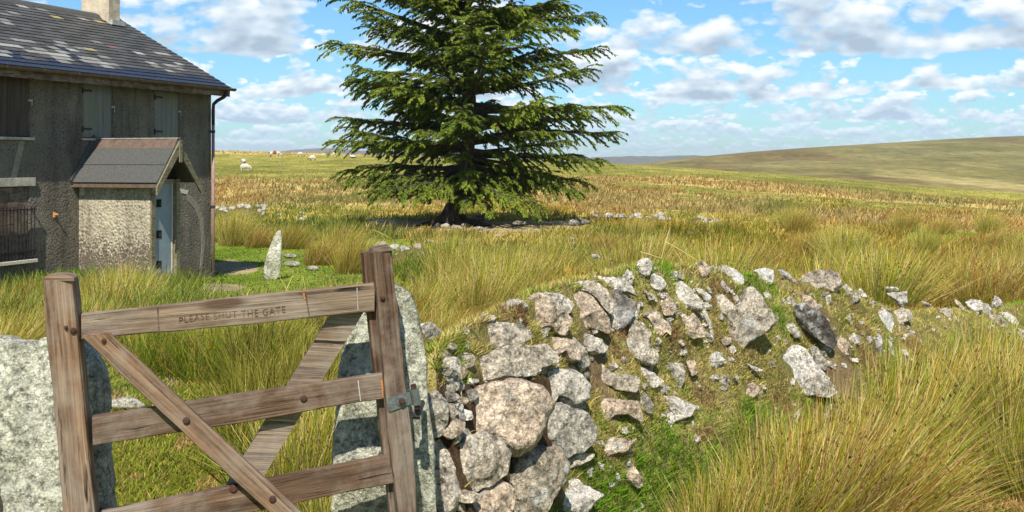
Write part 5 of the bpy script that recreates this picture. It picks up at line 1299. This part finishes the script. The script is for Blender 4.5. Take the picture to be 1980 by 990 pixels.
# ------------------------------------------------------------------ camera, sun, sky, air
cam = bpy.data.cameras.new('camera'); co_ = bpy.data.objects.new('camera', cam); COL.objects.link(co_); sc.camera = co_
cam.sensor_width = 36; cam.lens = F/1980*36; cam.clip_end = 20000; cam.clip_start = .05
cam.shift_y = (HY-495)/1980
co_.location = (0, 0, EYE); co_.rotation_euler = (math.pi/2, 0, 0)
SUN = Vector((-.07, -.99, 0)).normalized(); el = math.radians(49)
sv = Vector((SUN.x*math.cos(el), SUN.y*math.cos(el), math.sin(el)))
sl = bpy.data.lights.new('sun', 'SUN'); sl.energy = 5.0; sl.angle = math.radians(.53); sl.color = (1, .94, .82)
so2 = bpy.data.objects.new('sun', sl); COL.objects.link(so2); so2.rotation_euler = sv.to_track_quat('Z', 'Y').to_euler()
wd = bpy.data.worlds.new('World'); sc.world = wd; wd.use_nodes = True; nt = wd.node_tree; bg = nt.nodes['Background']
sky = N(nt, 'ShaderNodeTexSky'); sky.sky_type = 'NISHITA'; sky.sun_disc = False; sky.sun_elevation = el; sky.sun_rotation = math.atan2(sv.x, sv.y) % (2*math.pi)
sky.air_density = 1.0; sky.dust_density = .3; sky.ozone_density = 3.0
tc = N(nt, 'ShaderNodeTexCoord'); sx = N(nt, 'ShaderNodeSeparateXYZ'); L(nt, tc.outputs['Generated'], sx.inputs[0])
def mth(op, a, b_=None, c=None):
    m_ = N(nt, 'ShaderNodeMath', operation=op)
    for i, v in enumerate((a, b_, c)):
        if v is None: continue
        if isinstance(v, bpy.types.NodeSocket): L(nt, v, m_.inputs[i])
        else: m_.inputs[i].default_value = v
    return m_.outputs[0]
CLOUDSEED = 5.3; SKYMUL = (.052,.080,.100)
azn = mth('ARCTAN2', sx.outputs['X'], sx.outputs['Y'])
z0_ = sx.outputs['Z']
skyc = mix(nt, 1.0, sky.outputs[0], SKYMUL, 'MULTIPLY')
tot = skyc
C0 = .009; ST_ = math.log(1.52)
q_ = mth('DIVIDE', mth('LOGARITHM', mth('MAXIMUM', mth('ADD', z0_, C0), .0045), math.e), ST_)
fl_ = mth('FLOOR', q_)
def band(dj):
    """one row of cumulus: flat base at the row's own height, rounded tops; rows get smaller towards the horizon"""
    j = mth('ADD', fl_, dj); e0 = mth('EXPONENT', mth('MULTIPLY', j, ST_)); h = mth('MULTIPLY', e0, math.exp(ST_)-1)
    t = mth('DIVIDE', mth('SUBTRACT', mth('ADD', z0_, C0), e0), h)
    u = mth('ADD', mth('DIVIDE', azn, mth('MULTIPLY', h, CW)), mth('MULTIPLY', j, 37.7))
    und = N(nt, 'ShaderNodeTexNoise', noise_dimensions='1D'); und.inputs['Scale'].default_value = .45; und.inputs['Detail'].default_value = 1; L(nt, u, und.inputs['W'])
    t = mth('SUBTRACT', t, mth('ADD', mth('MULTIPLY', und.outputs['Fac'], .55), .04))
    def f(dt, det):
        cb_ = N(nt, 'ShaderNodeCombineXYZ'); L(nt, u, cb_.inputs[0]); L(nt, mth('ADD', mth('MULTIPLY', mth('ADD', t, dt), CV), mth('MULTIPLY', j, 11.3+CLOUDSEED)), cb_.inputs[1])
        t_ = N(nt, 'ShaderNodeTexNoise', noise_dimensions='2D'); t_.inputs['Scale'].default_value = 1.0; t_.inputs['Detail'].default_value = det; t_.inputs['Roughness'].default_value = .55; t_.inputs['Distortion'].default_value = .1
        L(nt, cb_.outputs[0], t_.inputs['Vector']); o = t_.outputs['Fac']
        vo = N(nt, 'ShaderNodeTexVoronoi', voronoi_dimensions='2D'); vo.inputs['Scale'].default_value = 3.6; vo.inputs['Detail'].default_value = 1.6; L(nt, cb_.outputs[0], vo.inputs['Vector'])
        return mth('ADD', o, mth('MULTIPLY', mth('SUBTRACT', .40, vo.outputs['Distance']), .16))
    D0 = f(0, 7); D1 = f(.30, 3)
    low = mth('MULTIPLY', mth('MAXIMUM', mth('SUBTRACT', .06, t), 0.0), 1.6)
    hi = mth('MAXIMUM', t, 0.0); high = mth('MULTIPLY', mth('MULTIPLY', hi, hi), .085)
    fd = mth('SUBTRACT', mth('SUBTRACT', mth('SUBTRACT', D0, CTHR), low), high)
    cov = ramp(nt, fd, [(.0, 0), (.045, .5), (.12, 1)])
    lit = mth('ADD', mth('ADD', mth('MULTIPLY', mth('SUBTRACT', D0, D1), 1.9), mth('MULTIPLY', t, .30)), mth('ADD', mth('MULTIPLY', fd, -1.0), .42))
    far_ = ramp(nt, z0_, [(.0, .62), (.06, .0)])
    col = ramp(nt, lit, [(.15, (.33,.42,.52)), (.42, (.49,.59,.68)), (.70, (.72,.77,.80)), (.95, (.86,.86,.85))])
    return mth('MULTIPLY', cov, ramp(nt, z0_, [(.0, .55), (.035, 1)])), mix(nt, far_, col, (.50,.68,.86))
CW = 2.4; CV = .85; CTHR = .345
for dj in (-1, 0):
    pass
c1, k1 = band(0); c2, k2 = band(-1)
tot = mix(nt, c2, tot, k2); tot = mix(nt, c1, tot, k1)
fade = ramp(nt, z0_, [(.30, 0), (.5, 1)])
tot = mix(nt, fade, tot, skyc)
L(nt, tot, bg.inputs['Color']); bg.inputs['Strength'].default_value = 1.0
# air
hz = MB(); hz.box(-7200, 7200, -60, 7000, -90, 75)
m = bpy.data.materials.new('air'); m.use_nodes = True; nt2 = m.node_tree; nt2.nodes.remove(nt2.nodes['Principled BSDF'])
pv = nt2.nodes.new('ShaderNodeVolumePrincipled'); pv.inputs['Color'].default_value = (.85, .92, 1, 1); pv.inputs['Density'].default_value = .00011; pv.inputs['Anisotropy'].default_value = .1
nt2.links.new(pv.outputs[0], nt2.nodes['Material Output'].inputs['Volume']); M['air'] = m
if HAZE:
    ho = hz.build('haze', m); tag(ho, kind='stuff')
sc.view_settings.view_transform = 'Standard'; sc.view_settings.look = 'None'; sc.view_settings.exposure = .45; sc.view_settings.gamma = 1
sc.view_settings.use_curve_mapping = False
sc.cycles.max_bounces = 6; sc.cycles.transparent_max_bounces = 8; sc.cycles.volume_bounces = 0; sc.cycles.diffuse_bounces = 3; sc.cycles.use_denoising = True
